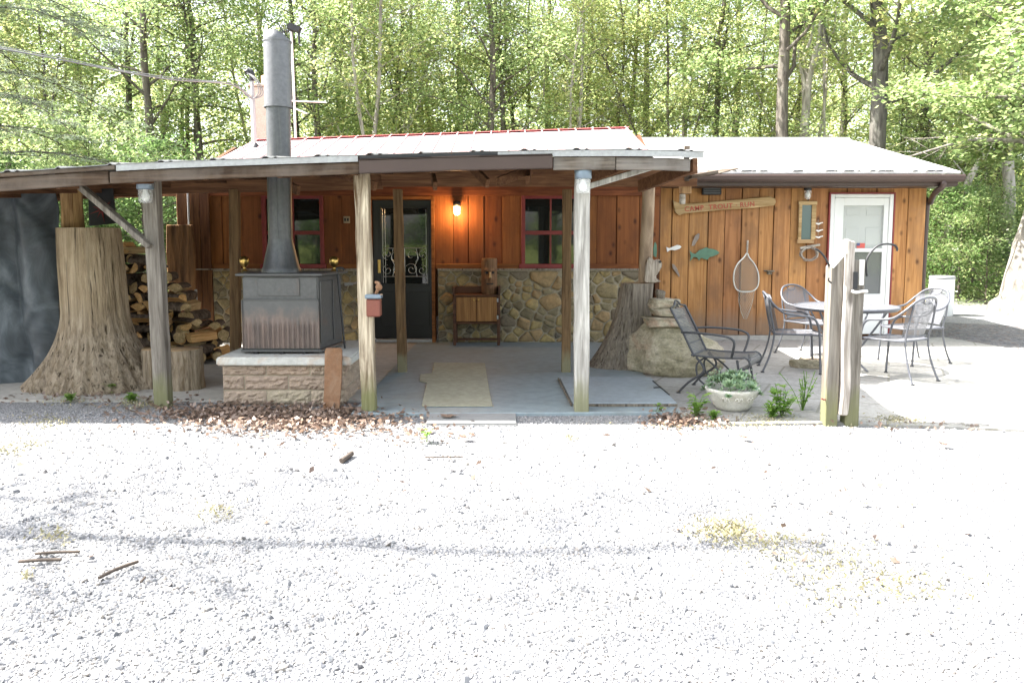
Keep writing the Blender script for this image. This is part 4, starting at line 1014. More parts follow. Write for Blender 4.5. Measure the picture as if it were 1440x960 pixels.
# carved wooden face
c = Vector((pX(688, YW-.2), YW-.2, cz1+.026)); hz = A(0, 363, YW-.2).z-c.z; r_ = .5*(pX(699.5, YW-.2)-pX(676.5, YW-.2))
o = thing('carved_face', 'carved wooden face standing on the side cabinet', 'carving', tuple(c)); m = MB(); n = 40; nz = 44; vs = []
def bumpf(a, v):
    x = a-.12; z = v      # a: angle from the front
    g = lambda u, w, su, sw: math.exp(-(u/su)**2-(w/sw)**2)
    d = 0
    d += .26*g(x, z-.52, .17, .13)+.18*g(x, z-.44, .22, .05)          # nose
    d += .10*g(abs(x)-.42, z-.68, .30, .035)                         # brows
    d -= .13*g(abs(x)-.40, z-.60, .17, .035); d += .06*g(abs(x)-.40, z-.60, .08, .018)
    d += .08*g(abs(x)-.50, z-.44, .22, .07)                          # cheeks
    d += .10*g(x, z-.345, .36, .02)+.10*g(x, z-.275, .30, .02); d -= .14*g(x, z-.31, .38, .012)
    d += .10*g(x, z-.18, .25, .06)
    return d
for j in range(nz+1):
    v = j/nz; rr_ = r_*(.97 if v > .06 else .9+v)
    if v > .97: rr_ *= .95
    for k in range(n):
        a = -math.pi+6.28318*k/n; q_ = rr_*(1+1.7*bumpf(a, v)); vs.append(c+Vector((q_*math.sin(a), -q_*math.cos(a), hz*v)))
m.add(vs, [(j*n+k, j*n+(k+1) % n, (j+1)*n+(k+1) % n, (j+1)*n+k) for j in range(nz) for k in range(n)], True); m.add(vs[-n:], [tuple(range(n))])
m.build('head', M['carving'], o)
m = MB()
for sg in (-1, 1):
    a = .12+sg*.40; m = MB(); m.ball(c+Vector((r_*.93*math.sin(a), -r_*.93*math.cos(a), hz*.605)), r_*.21, 10, 6, (1, .6, .75)); m.build('dark_eye', M['irondark'], o)  # dark pieces mark eyes and mouth, a paler piece the nose
m = MB(); m.tube([c+Vector((r_*1.0*math.sin(.12+u), -r_*1.03*math.cos(.12+u), hz*(.31-.03*math.cos(u*3)))) for u in (-.42, -.28, -.14, 0, .14, .28, .42)], r_*.09, 6); m.build('mouth', M['irondark'], o)
m = MB(); m.tube([c+Vector((r_*1.22*math.sin(.12), -r_*1.22*math.cos(.12), hz*.62)), c+Vector((r_*1.52*math.sin(.12), -r_*1.50*math.cos(.12), hz*.47))], [r_*.08, r_*.16], 7); m.build('nose', M['logwood2'], o)
# carpet remnant and boot grating
ct = thing('carpet_strip', 'beige carpet remnant lying on grey porch floor', 'carpet', tuple(G(642, 540, PF)))
def carpet_z(x, y): return PF+.012+.006*mnoise.noise(Vector((x*4, y*3, 1)))
m = MB(); pts = [G(593, 572, PF), G(693, 572, PF), G(688.5, 552, PF), G(682, 511.5, PF), G(610, 511, PF), G(607, 526, PF), G(591, 527.5, PF), G(590, 537, PF), G(600, 539, PF), G(596, 556, PF)]
m.prism([p+Vector((0, 0, .002)) for p in pts], (0, 0, .011)); m.build('pile', M['carpet'], ct, bevel=.004)
m = MB(); a = G(598, 599); b = G(726, 581); z = .012; o = thing('boot_grating', 'ribbed grey grating mat laid in gravel before porch', 'door mat', tuple(G(662, 590)))
m.bx(a.x, b.x, a.y, b.y, .0, .010); m.build('base', M['matgrey'], o)
m = MB(); y = a.y+.01
while y < b.y-.01: m.bx(a.x+.005, b.x-.005, y, y+.022, .0105, .026); y += .042
m.build('rib', M['matgrey'], o, bevel=.003)
# cellar hatch: painted steel plate with rim and hasp
o = thing('cellar_hatch', 'painted grey hatch plate let into the porch floor corner', 'hatch', tuple(G(870, 552, PF)))
H4 = [G(806, 571, PF), G(952, 571, PF), G(915, 534, PF), G(787, 534, PF)]
m = MB(); m.prism([p+Vector((0, 0, .004)) for p in H4], (0, 0, .028)); m.build('plate', M['hatchpaint'], o, bevel=.004)
m = MB()
for a_, b_ in ((0, 3), (0, 1)):
    p, q_ = H4[a_], H4[b_]; off = Vector((-.03, 0, 0)) if b_ == 3 else Vector((0, -.025, 0)); m.beam(p+off*.5+Vector((0, 0, .012)), q_+off*.5+Vector((0, 0, .012)), .012, .022)
m.build('rim', M['stumpdark'], o)
m = MB(); a = G(918, 540, PF); b = G(941, 560, PF); m.beam(a+Vector((0, 0, .036)), b+Vector((0, 0, .036)), .010, .008); p = G(925, 550, PF); m.beam(p+Vector((-.04, 0, .036)), p+Vector((.03, .02, .036)), .014, .010); m.build('hasp', M['irondark'], o)
# second stump with a pole and carvings
b = G(885, 522); cs2 = (b.x-.0, b.y+.25); zt5 = A(0, 399, cs2[1]-.2).z
flared_stump('corner_stump', cs2, .185, zt5, .36, M['stumpdark'], 5.0, 'grey weathered stump under the corner pole beside the boulder', 'tree stump', (.12, 0), flare=.95,
             roots=[(3.35, 1.3, 4), (4.6, .5, 4), (5.6, .4, 4), (.2, .3, 3), (1.6, .4, 3)])
yP = cs2[1]+.02; pb_ = A(907, 398, yP); pt_ = A(913, 262, yP)
m = MB(); m.tube([(pb_.x, yP, zt5+.006), (pb_.x+.005, yP, zt5+.4), (pb_.x+.02, yP, zt5+.8), (pt_.x, yP, roofz(pt_.x, yP)-.05)], [.082, .08, .074, .068], 18, wob=.12, seed=8)
tag(m.build('corner_pole', barkmat('peeled_pole', (.17, .12, .08), (.40, .30, .21), (7, 7, 2.2), .5)), 'peeled round log pole standing on the weathered corner stump', 'log pole')
# owl-like bleached wood carving
yO = cs2[1]-.10; c = A(917, 394, yO); c.z = zt5+.006; o = thing('wood_carving', 'bleached driftwood bird shape on the corner stump', 'carving', tuple(c))
ol = [(906, 395), (908, 372), (911, 361), (916, 360), (920, 366), (925, 362), (930, 366), (931, 372), (926, 381), (921, 388), (926, 392), (930, 394), (918, 396)]
m = MB(); pp = [A(x, y, yO) for x, y in ol]; dz_ = c.z-min(p.z for p in pp); pp = [p+Vector((0, -.03, dz_)) for p in pp]
m.prism(pp, (0, .09, 0)); m.build('body', M['owlwood'], o, bevel=.016, seg=2)
m = MB(); p = A(928, 368, yO-.035); m.tube([p+Vector((0, -.002, 0)), p+Vector((.0, -.012, .0))], .016, 10); m.build('eye', M['irondark'], o)
# boulder with flat stones on top
def rock(mb, c, sz, seed, n=36, mm=24, amp=.35, flat=None, steps=0):
    FC = facets(seed+100, 16, .72, 1.0); c = Vector(c); vs = []; fs = []
    for i in range(mm+1):
        th = math.pi*i/mm
        for k in range(n):
            a = 6.28318*k/n; d = Vector((math.sin(th)*math.cos(a), math.sin(th)*math.sin(a), -math.cos(th)))
            q_ = 1+amp*mnoise.noise(d*1.3+Vector((seed, 0, 0)))+amp*.35*mnoise.noise(d*3.5+Vector((0, seed, 0)))+.06*mnoise.noise(d*9+Vector((0, seed, 3)))
            p = Vector((math.copysign(abs(d.x)**.55, d.x)*sz[0], math.copysign(abs(d.y)**.55, d.y)*sz[1], math.copysign(abs(d.z)**.4, d.z)*sz[2]))*q_*facet_r(d, FC)*1.12
            if steps: p.z += .02*math.sin(p.z*steps)
            vs.append(c+p)
    for i in range(mm):
        for k in range(n): l = (k+1) % n; fs.append((i*n+k, i*n+l, (i+1)*n+l, (i+1)*n+k))
    mb.add(vs, fs, True)
def facets(seed, k=26, lo=.80, hi=1.06):
    r = random.Random(seed); out = []
    for _ in range(k):
        n_ = Vector((r.gauss(0, 1), r.gauss(0, 1), r.gauss(0, .9))).normalized(); out.append((n_, r.uniform(lo, hi)))
    return out
def facet_r(d, fc, soft=22):
    "radius of a softly rounded polytope in direction d"
    s = sum(max(0, d.dot(n_)/h)**soft for n_, h in fc); return (s+1.0)**(-1/soft)
bb = G(948, 533); yB = bb.y+.42
ctr = A(948, 487, yB)
FCB = facets(8, 17, .66, 1.1); m = MB(); vs = []; n, mm = 84, 56
sil = [(0, .52), (.10, .62), (.28, .67), (.48, .62), (.64, .50), (.76, .40), (.87, .32), (.94, .25), (.985, .16), (1, 0.001)]
hB = A(0, 447, yB).z+.02
def silr(v):
    for (a, ra), (b_, rb_) in zip(sil, sil[1:]):
        if a <= v <= b_: return ra+(rb_-ra)*(v-a)/(b_-a)
    return 0
for j in range(mm+1):
    v = j/mm
    for k in range(n):
        a = 6.28318*k/n; d = Vector((math.cos(a), math.sin(a), v*1.5))
        r_ = silr(v)*(1+.22*mnoise.noise(d*1.5+Vector((4, 1, 0)))+.07*mnoise.noise(d*4)+.035*mnoise.noise(d*10)+.02*mnoise.noise(d*22))
        fd = Vector((math.cos(a)*(1-v*.5), math.sin(a)*(1-v*.5), (v-.35)*1.3)).normalized(); r_ *= .90*facet_r(fd, FCB)/.86
        if v > .6: r_ *= 1-.05*max(0, math.sin(v*22+mnoise.noise(d*2)*4))**8
        xo = -.10*v
        vs.append(Vector((ctr.x+xo+r_*.91*d.x, yB+r_*.74*d.y, hB*v-.02)))
m.add(vs, [(j*n+k, j*n+(k+1) % n, (j+1)*n+(k+1) % n, (j+1)*n+k) for j in range(mm) for k in range(n)], True)
tag(m.build('boulder', M['boulder']), 'large mossy tan boulder between the corner stump and rocking chair', 'boulder')
for (px, py, sx, sy, sz_, lab, sd_) in ((936, 451, .27, .21, .055, 'widest flat stone, bottom of the stack on the boulder', 1), (936, 438, .185, .16, .046, 'middle flat stone in the stack on the boulder', 2),
                                   (933, 426, .155, .14, .048, 'top flat slab of the stack on the boulder', 3)):
    c = A(px, py, yB-.05); m = MB(); rock(m, c, (sx, sy, sz_), sd_*3, 40, 22, .20); tag(m.build('flat_stone', M['boulder']), lab, 'stone')
c = A(928, 414, yB-.05); m = MB(); rock(m, c, (.055, .05, .045), 21, 18, 12, .3); tag(m.build('small_stone', M['stumpdark']), 'small dark stone perched on top of the flat stone stack', 'stone')
c = G(1152, 521); m = MB(); rock(m, (c.x, c.y+.15, .05), (.26, .16, .07), 31, 24, 14, .3); tag(m.build('flat_rock', M['boulder']), 'low brown rock on patio beside the table leg', 'rock')
# ================================================================= WALL DECOR ON THE WING
YD = YA-.035
def fishshape(pts, name, mat, lab, th=.012, yy=None):
    m = MB(); m.prism([A(x, y, (yy or YD)-th) for x, y in pts], (0, th, 0)); tag(m.build(name, mat, bevel=.003), lab, 'wooden fish')
fishshape([(937, 347), (941, 349), (946, 347), (952, 344.5), (956, 345), (958.5, 347), (956, 350), (949, 352), (943, 351.5), (938, 354.5)], 'wooden_fish', M['fishwhite'], 'small white wooden fish on orange wall boards')
fishshape([(972.5, 346), (974, 339), (978, 331), (982, 328), (984, 329), (983, 335), (979, 341), (976.5, 345.5)], 'wooden_fish', M['fishgrey'], 'small grey wooden fish pointing up beside green fish')
fishshape([(969.5, 352), (974, 356), (978, 357), (983, 352), (989, 349.5), (993, 347.5), (997, 349.5), (1002, 350), (1007, 351.5), (1012, 355), (1009, 358), (1003, 360.5), (998, 361.5), (995, 365.5), (991, 364.5), (986, 362.5), (983, 366.5), (980, 362), (975.5, 361.5), (970, 367.5), (971.5, 360)], 'wooden_fish', M['sage'], 'large sage green wooden fish on orange wall boards')
fishshape([(945, 371), (948, 371.5), (952, 377), (956, 387), (955, 390), (951, 384), (946, 377)], 'wooden_fish', M['fishgrey'], 'small brown wooden fish hanging head down below white fish', .016)
fishshape([(919, 360), (918.5, 350), (920, 342), (921.5, 340), (923.5, 344), (924, 354), (923, 362)], 'wooden_fish', M['sage'], 'narrow green wooden fish above the driftwood bird shape', yy=YW-.04)
# the sign
sb = [(946, 281), (951, 284), (960, 286.5), (985, 285.5), (1020, 282), (1050, 279.5), (1084, 276.5), (1090, 279), (1091.5, 284), (1089, 289), (1060, 292.5), (1020, 295), (985, 298), (962, 300.5), (955, 303), (950, 299), (948, 291)]
m = MB(); m.prism([A(x, y, YD-.035) for x, y in sb], (0, .033, 0)); sg_ = m.build('camp_sign', M['signwood'], bevel=.006); tag(sg_, 'carved wooden plank sign reading CAMP TROUT RUN', 'sign'); WLOC[sg_.name] = sg_.location.copy()
cu = bpy.data.curves.new('lettering', 'FONT'); cu.body = 'CAMP  TROUT · RUN'; cu.align_x = 'CENTER'; cu.align_y = 'CENTER'; cu.size = .145; cu.extrude = .003; cu.space_character = 1.12; cu.offset = .002
to = bpy.data.objects.new('lettering_source', cu); COL.objects.link(to); bpy.context.view_layer.update()
me = bpy.data.meshes.new_from_object(to.evaluated_get(bpy.context.evaluated_depsgraph_get())); bpy.data.objects.remove(to)
a = A(963, 294.5, YD-.038); b = A(1061, 287, YD-.038); cc = (a+b)/2; ang = math.atan2(b.z-a.z, b.x-a.x); wid = (b-a).length
xs = [v.co.x for v in me.vertices]; k = wid/(max(xs)-min(xs))
me.transform(Matrix.Translation(cc-sg_.location) @ Matrix.Rotation(-ang, 4, 'Y') @ Matrix.Rotation(R(90), 4, 'X') @ Matrix.Scale(k, 4))
me.materials.clear(); me.materials.append(M['signred']); link('lettering', me, sg_, sg_.location)
# birdhouse with jar below, hanging from porch end
yH = 8.6; o = thing('birdhouse', 'small wooden birdhouse hanging at the porch end', 'birdhouse', tuple(A(964, 272, yH)))
m = MB(); a = A(959, 272, yH); b = A(973, 248, yH); m.bx(a.x, b.x, yH, yH+.16, a.z, b.z); m.build('box', M['birdwood'], o, bevel=.004)
m = MB(); m.bx(a.x-.02, b.x+.02, yH-.03, yH+.18, b.z+.001, b.z+.016); m.build('lid', M['header'], o, bevel=.003)
m = MB(); p = A(966, 255, yH); m.tube([p+Vector((0, -.003, 0)), p+Vector((0, .002, 0))], .012, 10); m.build('entry_hole', M['irondark'], o)
m = MB(); p = A(961.5, 272, yH); m.lathe([(.03, -.005), (.034, -.03), (.034, -.10), (.028, -.112), (.001, -.113)], (p.x, yH+.06, a.z), 14); m.build('feeder_jar', M['driftwood'], o)
m = MB(); m.tube([(a.x+.05, yH+.08, b.z+.016), (a.x+.05, yH+.08, roofz(a.x, yH)-.02)], .005, 6); m.build('hanger', M['irondark'], o)
# dark vent box
m = MB(); a = A(988, 274, YD-.06); b = A(1015, 261, YD-.06); m.bx(a.x, b.x, YD-.06, YD+.01, a.z, b.z); o = m.build('vent_box', M['irondark'], bevel=.008); tag(o, 'dark rectangular vent box above the camp sign', 'vent'); WLOC[o.name] = o.location.copy()
m = MB()
for k in range(4): z = a.z+.025+(b.z-a.z-.04)*k/3; m.bx(a.x+.02, b.x-.02, YD-.064, YD-.0605, z-.006, z+.006)
m.build('louvre', plain('vent_grey', (.09, .095, .10), .5), o)
# small framed mirror
o = thing('framed_mirror', 'small tall mirror in rough wood frame beside door', 'mirror', (MX0, YD, MZ0)); m = MB(); w = .045; y0, y1 = YD-.035, YD-.002
fx0_, fx1_, fz0_, fz1_ = A(1119, 0, YD).x, A(1143, 0, YD).x, pz(341, YD), pz(284, YD)
m.bx(fx0_, fx0_+w, y0, y1, fz0_+w, fz1_-w); m.bx(fx1_-w-.02, fx1_, y0, y1, fz0_+w, fz1_-w); m.bx(fx0_-.01, fx1_+.01, y0, y1, fz1_-w+.001, fz1_+.01); m.bx(fx0_-.01, fx1_-.02, y0, y1, fz0_-.01, fz0_+w-.001); m.build('frame', M['signwood'], o, bevel=.004)
m = MB(); m.bx(fx0_+w, fx1_-w-.02, YD-.018, YD-.014, fz0_+w, fz1_-w); m.build('mirror_glass', glassmat('mirror', (.10, .14, .13), .06), o)
# three sticks, antler wreath, little shelf, landing net
o = thing('stick_ladder', 'three short white driftwood sticks strung beside the storm door', 'wall ornament', tuple(A(1152, 325, YD))); m = MB()
for (py, dx) in ((314, 0), (324, .01), (333, 0)):
    c = A(1152, py, YD-.02); m = MB(); m.tube(catmull([c+Vector((-.055+dx, 0, .002)), c+Vector((-.01, 0, -.010)), c+Vector((.02, 0, .003)), c+Vector((.055, 0, .010))], 4), [.009, .011, .012, .013, .013, .012, .012, .011, .010, .009, .008, .008, .006], 7); m.build('stick', M['fishwhite'], o)
m = MB(); c = A(1150.5, 309, YD-.02); d = A(1150.5, 334, YD-.02); m.tube([c, d], .002, 5); m.build('string', M['cord'], o)
o = thing('twig_wreath', 'round twig wreath under a pale driftwood bar', 'wreath', tuple(A(1138, 357, YD))); m = MB(); c = A(1138, 357, YD-.04)
for k in range(13):
    rx_, rz_ = .125*random.uniform(.84, 1.08), .10*random.uniform(.8, 1.08); ph = random.uniform(0, 6); t_ = random.uniform(-.2, .2)
    L = random.uniform(3.6, 6.0)
    m.tube([c+Vector((rx_*math.cos(ph+L*i/18+t_)+.01*math.sin(i), .02*math.sin(i*1.3+k), rz_*math.sin(ph+L*i/18))) for i in range(19)], .0055, 5)
m.build('twig_ring', M['fishgrey'], o)
m = MB()
for k in range(6):
    ph = random.uniform(0, 6); m.tube([c+Vector((.12*math.cos(ph+i*.16), -.02, .095*math.sin(ph+i*.16))) for i in range(8)], .007, 5)
m.build('pale_twig', M['driftwood'], o)
m = MB(); a = A(1125, 349, YD-.03); b = A(1153, 344, YD-.03); m.beam(a, b, .03, .032); m.build('driftwood_bar', M['driftwood'], o, bevel=.006)
m = MB(); a = A(1081, 381, YD); m.bx(a.x-.075, a.x+.06, YD-.09, YD+.005, a.z-.008, a.z+.012); m.bx(a.x-.03, a.x+.04, YD-.04, YD+.005, a.z-.05, a.z-.009)
tag(m.build('wall_shelf', M['stumpdark'], bevel=.004), 'tiny weathered shelf bracket right of the landing net', 'shelf')
o = thing('landing_net', 'wooden hoop landing net with cord bag on orange wall', 'landing net', tuple(A(1049, 390, YD))); yN = YD-.03
hp = [(1050.5, 356), (1046, 362), (1038, 370), (1033, 380), (1031.5, 391), (1033, 402), (1038, 408.5), (1049, 410.5), (1060, 408.5), (1065.5, 402), (1067, 391), (1065, 380), (1060, 370), (1053.5, 362)]
m = MB(); hoop = catmull([A(x, y, yN) for x, y in hp], 4, True); m.tube(hoop, .011, 7, closed=True); m.build('hoop', M['netalu'], o)
m = MB(); m.tube([A(1050.5, 358, yN), A(1051, 345, yN), A(1051.5, 338, yN)], [.012, .015, .013], 8); m.build('handle', M['driftwood'], o)
m = MB()
# cord grid in the hoop and in the bag hanging below it
def inside(p, poly):
    c = False
    for i in range(len(poly)):
        a, b_ = poly[i], poly[i-1]
        if (a[1] > p[1]) != (b_[1] > p[1]) and p[0] < (b_[0]-a[0])*(p[1]-a[1])/(b_[1]-a[1])+a[0]: c = not c
    return c
hoop2 = hp
bag = [(1037, 409), (1061, 409), (1058, 425), (1054, 438), (1050, 448), (1046, 448), (1042, 438), (1039, 424)]
for poly, y in ((hoop2, yN), (bag, yN-.01)):
    for sg in (-1, 1):
        for k in range(-40, 60):
            seg = []
            for i in range(0, 130):
                x = 1028+k*2.6*1+sg*(i*.5)*.75; yv = 352+i*.8
                if inside((x, yv), poly): seg.append(A(x, yv, y+.004*math.sin(i)))
                else:
                    if len(seg) > 2: m.tube(seg[::3]+[seg[-1]], .0019, 3, cap=False)
                    seg = []
            if len(seg) > 2: m.tube(seg[::3]+[seg[-1]], .0019, 3, cap=False)
m.tube([A(x, y, yN-.01) for x, y in bag], .003, 4, closed=True)
m.build('net_bag', M['cord'], o)
# ================================================================= PATIO FURNITURE
def pipe_r(pts, k=6): return catmull(pts, k)
def mesh_chair(label):
    o = thing('mesh_chair', label, 'patio chair', (0, 0, 0), 'mesh chairs round the patio table')
    r_ = .0125
    # front leg - arm - back hoop - arm - front leg in one bent tube
    half = [(-.265, -.27, .005), (-.262, -.255, .25), (-.270, -.235, .50), (-.280, -.17, .625), (-.288, -.02, .648), (-.285, .13, .675), (-.262, .235, .755), (-.18, .305, .850), (-.07, .33, .885)]
    pts = half+[(-x, y, z) for x, y, z in half[::-1]]
    m = MB(); m.tube(pipe_r(pts, 5), r_, 8); m.build('hoop_frame', M['steel'], o)
    for sg in (-1, 1):
        m = MB(); m.tube(pipe_r([(sg*.235, .34, .005), (sg*.215, .265, .20), (sg*.205, .225, .42), (sg*.215, .255, .60), (sg*.20, .295, .82)], 5), .011, 8); m.build('leg', M['steel'], o)
    for sg in (-1, 1):
        
        for (fx_, fy_) in ((.265, -.27), (.235, .34)):
            m = MB(); m.lathe([(.02, 0), (.022, .012), (.001, .014)], (sg*fx_, fy_, 0), 10); m.build('foot', M['irondark'], o)
    def back(u, v):
        z = .47+(.865-.47)*v; w = .195+.045*math.sin(v*2.0); a = (u-.5)*2
        w2 = w if v < .72 else w*math.sqrt(max(0.02, 1-((v-.72)/.30)**2))
        return Vector((a*w2, .235+.09*v-.055*a*a, z))
    m = MB(); m.sheet(back, 16, 14, True); m.build('back_panel', M['meshv'], o, recalc=False)
    m = MB(); m.tube(pipe_r([(-.075, .328, .868), (-.055, .318, .83), (0, .315, .818), (.055, .318, .83), (.075, .328, .868)], 4), .007, 6)
    m.tube(pipe_r([(-.2, .20, .475), (-.1, .235, .475), (0, .245, .475), (.1, .235, .475), (.2, .20, .475)], 4), .008, 6); m.build('back_rail', M['steel'], o)
    def seat(u, v):
        a = (u-.5)*2; b = (v-.5)*2; k = .25*(1-abs(a)**4*.06)
        return Vector((a*.245, -.03+b*.25, .435-.018*(1-a*a)*(1-b*b)-(.02*max(0, -b-.6))))
    m = MB(); m.sheet(seat, 12, 12, True); m.build('seat', M['mesh'], o, recalc=False)
    m = MB(); m.tube([(-.245, -.26, .432), (-.245, .20, .437), (-.19, .225, .437), (.19, .225, .437), (.245, .20, .437), (.245, -.26, .432), (.19, -.285, .424), (-.19, -.285, .424)], .0105, 8, closed=True); m.build('seat_frame', M['steel'], o)
    return o
def place(o, px, py, rot): 
    g = G(px, py, .02); o.location = (g.x, g.y, .02); o.rotation_euler = (0, 0, R(rot))
ch1 = mesh_chair('mesh patio chair nearest the rocking chair, facing the round table'); place(ch1, 1113, 520, 78)
spots = [(1137, 499, 28, 'mesh patio chair behind the table, its back to the orange wall'), (1258, 532, -148, 'sunlit mesh patio chair just right of the timber posts, back to viewer'),
         (1283, 509, -72, 'sunlit mesh patio chair nearest the wing corner, partly behind another')]
for px, py, rot, lab in spots:
    o = dup(ch1, (0, 0, 0), 0, lab); place(o, px, py, rot)
g = G(1186, 518, .02); tb = thing('patio_table', 'round metal mesh patio table between four chairs', 'patio table', tuple(g)); r_ = .555
m = MB(); n = 40; m.lathe([(.001, .718), (r_*.98, .722)], g, n, cap=False); m.build('tabletop', M['mesh'], tb, recalc=False)
m = MB(); m.tube([g+Vector((r_*math.cos(6.283*k/48), r_*math.sin(6.283*k/48), .715)) for k in range(48)], .016, 8, closed=True); m.tube([g+Vector((r_*.97*math.cos(6.283*k/48), r_*.97*math.sin(6.283*k/48), .695)) for k in range(48)], .010, 6, closed=True); m.build('rim', M['steel'], tb)
for k in range(4):
    a = .6+k*1.5708; d = Vector((math.cos(a), math.sin(a), 0)); m = MB()
    m.tube(catmull([g+d*.50+Vector((0, 0, .70)), g+d*.40+Vector((0, 0, .55)), g+d*.17+Vector((0, 0, .22)), g+d*.16+Vector((0, 0, .12)), g+d*.30+Vector((0, 0, .005))], 5), .012, 8); m.build('leg', M['steel'], tb)
m = MB(); m.tube([g+Vector((.17*math.cos(6.283*k/24), .17*math.sin(6.283*k/24), .22)) for k in range(24)], .008, 6, closed=True); m.build('brace_ring', M['steel'], tb)
# coil rocker: high straight back with scroll crest, rolled front seat
rc = thing('rocking_chair', 'black iron spring rocker with tall mesh back beside the boulder', 'rocking chair', (0, 0, 0))
def sb_(u, v):     # back
    a = (u-.5)*2; return Vector((a*(.205+.015*v), .21+.24*v-.02*(1-a*a), .42+.48*v))
m = MB(); m.sheet(sb_, 10, 16, True); m.build('back_panel', M['rockermesh_back'], rc, recalc=False)
m = MB()
for sg in (-1, 1): m.tube([(sg*.215, .20, .40), (sg*.22, .32, .66), (sg*.23, .445, .905)], .012, 8)
m.tube(catmull([(-.23, .445, .905), (-.16, .452, .915), (-.10, .455, .925), (-.06, .462, .955), (0, .47, .975), (.06, .462, .955), (.10, .455, .925), (.16, .452, .915), (.23, .445, .905)], 4), .011, 8)
for sg in (-1, 1): m.tube([(sg*.045+sg*.030*math.cos(t*.5), .452, .925+.026*math.sin(t*.5)) for t in range(11)], .006, 6)
m.tube([(-.215, .26, .54), (.215, .26, .54)], .007, 6); m.tube([(-.215, .30, .62), (.215, .30, .62)], .007, 6); m.build('back_frame', M['rockersteel'], rc)
def seatf(u, v):
    a = (u-.5)*2
    if v < .72: y = .22-.50*(v/.72); z = .42+.012*(v/.72)-.015*math.sin(v*4)
    else:
        t = (v-.72)/.28*3.6; y = -.28-.062*math.sin(t); z = .432-.062*(1-math.cos(t))
    return Vector((a*.235, y, z))
m = MB(); m.sheet(seatf, 8, 30, True); m.build('seat', M['rockermesh'], rc, recalc=False)
m = MB()
for sg in (-1, 1): m.tube([seatf(.5+.5*sg, i/30) for i in range(31)], .011, 8)
m.tube([(-.235, .22, .42), (.235, .22, .42)], .011, 8); m.build('seat_frame', M['rockersteel'], rc)
for sg in (-1, 1):
    m = MB(); m.tube(catmull([(sg*.225, .33, .655), (sg*.27, .20, .665), (sg*.295, 0, .66), (sg*.295, -.13, .645), (sg*.288, -.20, .60), (sg*.27, -.19, .50), (sg*.245, -.17, .425)], 5), .012, 8); m.build('armrest', M['rockersteel'], rc)
for sg in (-1, 1):
    m = MB(); m.tube(catmull([(sg*.235, -.22, .40), (sg*.24, -.25, .22), (sg*.25, -.27, .01)], 5), .012, 8); m.build('leg', M['rockersteel'], rc)
    m = MB(); m.tube(catmull([(sg*.22, .18, .40), (sg*.22, .10, .26), (sg*.235, .25, .12), (sg*.25, .34, .01)], 5), .012, 8); m.build('leg', M['rockersteel'], rc)
    m = MB(); m.tube(catmull([(sg*.10, .16, .40), (sg*.13, .02, .30), (sg*.15, -.10, .15), (sg*.16, -.02, .05), (sg*.15, .16, .14), (sg*.13, .20, .30), (sg*.12, .12, .385)], 5), .010, 8); m.build('coil_spring', M['rockersteel'], rc)
    
    for fy_ in (-.27, .34):
        m = MB(); m.lathe([(.022, 0), (.02, .012), (.001, .013)], (sg*.25, fy_, 0), 10); m.build('foot', M['irondark'], rc)
g = G(1012, 551, .02); rc.location = (g.x, g.y, .02); rc.rotation_euler = (0, 0, R(60)); rc.scale = (.98, .98, .90)
# three-timber gate post with hooks
gp = G(1189, 596); Yg = gp.y-.085
gt = thing('hook_post', 'three weathered timbers stood together with iron hooks', 'gate post', (gp.x, Yg, 0))
s_ = lambda px, py, y=Yg: A(px, py, y)
def timber(x0, x1, y0, y1, zl, zr_, mat, z0=-.02, wob=.0012, sd=0):
    m = MB(); n = 12; vs = []
    for i in range(n+1):
        t = i/n
        for k, (x, y) in enumerate(((x0, y0), (x1, y0), (x1, y1), (x0, y1))):
            zt = zl if k in (0, 3) else zr_; j = wob*mnoise.noise(Vector((sd+k*.3, t*3, 0)))*2
            vs.append((x+j, y+wob*mnoise.noise(Vector((t*3, sd, k))), z0+(zt-z0)*t))
    m.add(vs, [(i*4+k, i*4+(k+1) % 4, i*4+4+(k+1) % 4, i*4+4+k) for i in range(n) for k in range(4)]+[(3, 2, 1, 0), tuple(n*4+k for k in range(4))])
    return m
xa, xb, xc, xd = s_(1168, 0).x, s_(1185.5, 0).x, s_(1197, 0).x, s_(1216, 0).x
timber(xa, xb, Yg, Yg+.115, s_(0, 375).z, s_(0, 357).z, None).build('square_post', M['post_grey'], gt, bevel=.006)
timber(xc, xd, Yg, Yg+.115, s_(0, 364).z, s_(0, 367).z, None, sd=3).build('square_post', M['post_grey'], gt, bevel=.006)
timber(xb+.004, xc+.008, Yg-.035, Yg+.06, s_(0, 336).z, s_(0, 340).z, None, z0=s_(0, 583).z, wob=.010, sd=6).build('rough_board', wood('rough_grey_board', (.25, .21, .18), (.60, .55, .50), 'Z', 1.1, .8, .1, .85, .8), gt, bevel=.01)
m = MB(); a = s_(1184, 370); m.beam(s_(1170, 376, Yg-.03), s_(1189, 354, Yg-.03), .03, .02); m.build('cap_strip', M['fishwhite'], gt)
m = MB(); a = s_(1208, 365); b = s_(1211, 401); m.bx(a.x, b.x+.012, Yg-.02, Yg-.002, b.z, a.z); m.build('latch_plate', M['fishwhite'], gt, bevel=.003)
m = MB(); a = s_(1198, 382); b = s_(1201, 406); m.bx(a.x-.006, b.x+.006, Yg-.052, Yg-.037, b.z, a.z); m.build('hasp', M['irondark'], gt, bevel=.003)
m = MB(); m.tube(catmull([s_(1197, 409, Yg-.045), s_(1204, 411, Yg-.05), s_(1212, 409.5, Yg-.02), s_(1219.5, 409.5, Yg-.01)], 4), .012, 8); m.build('latch_bar', M['fishwhite'], gt)
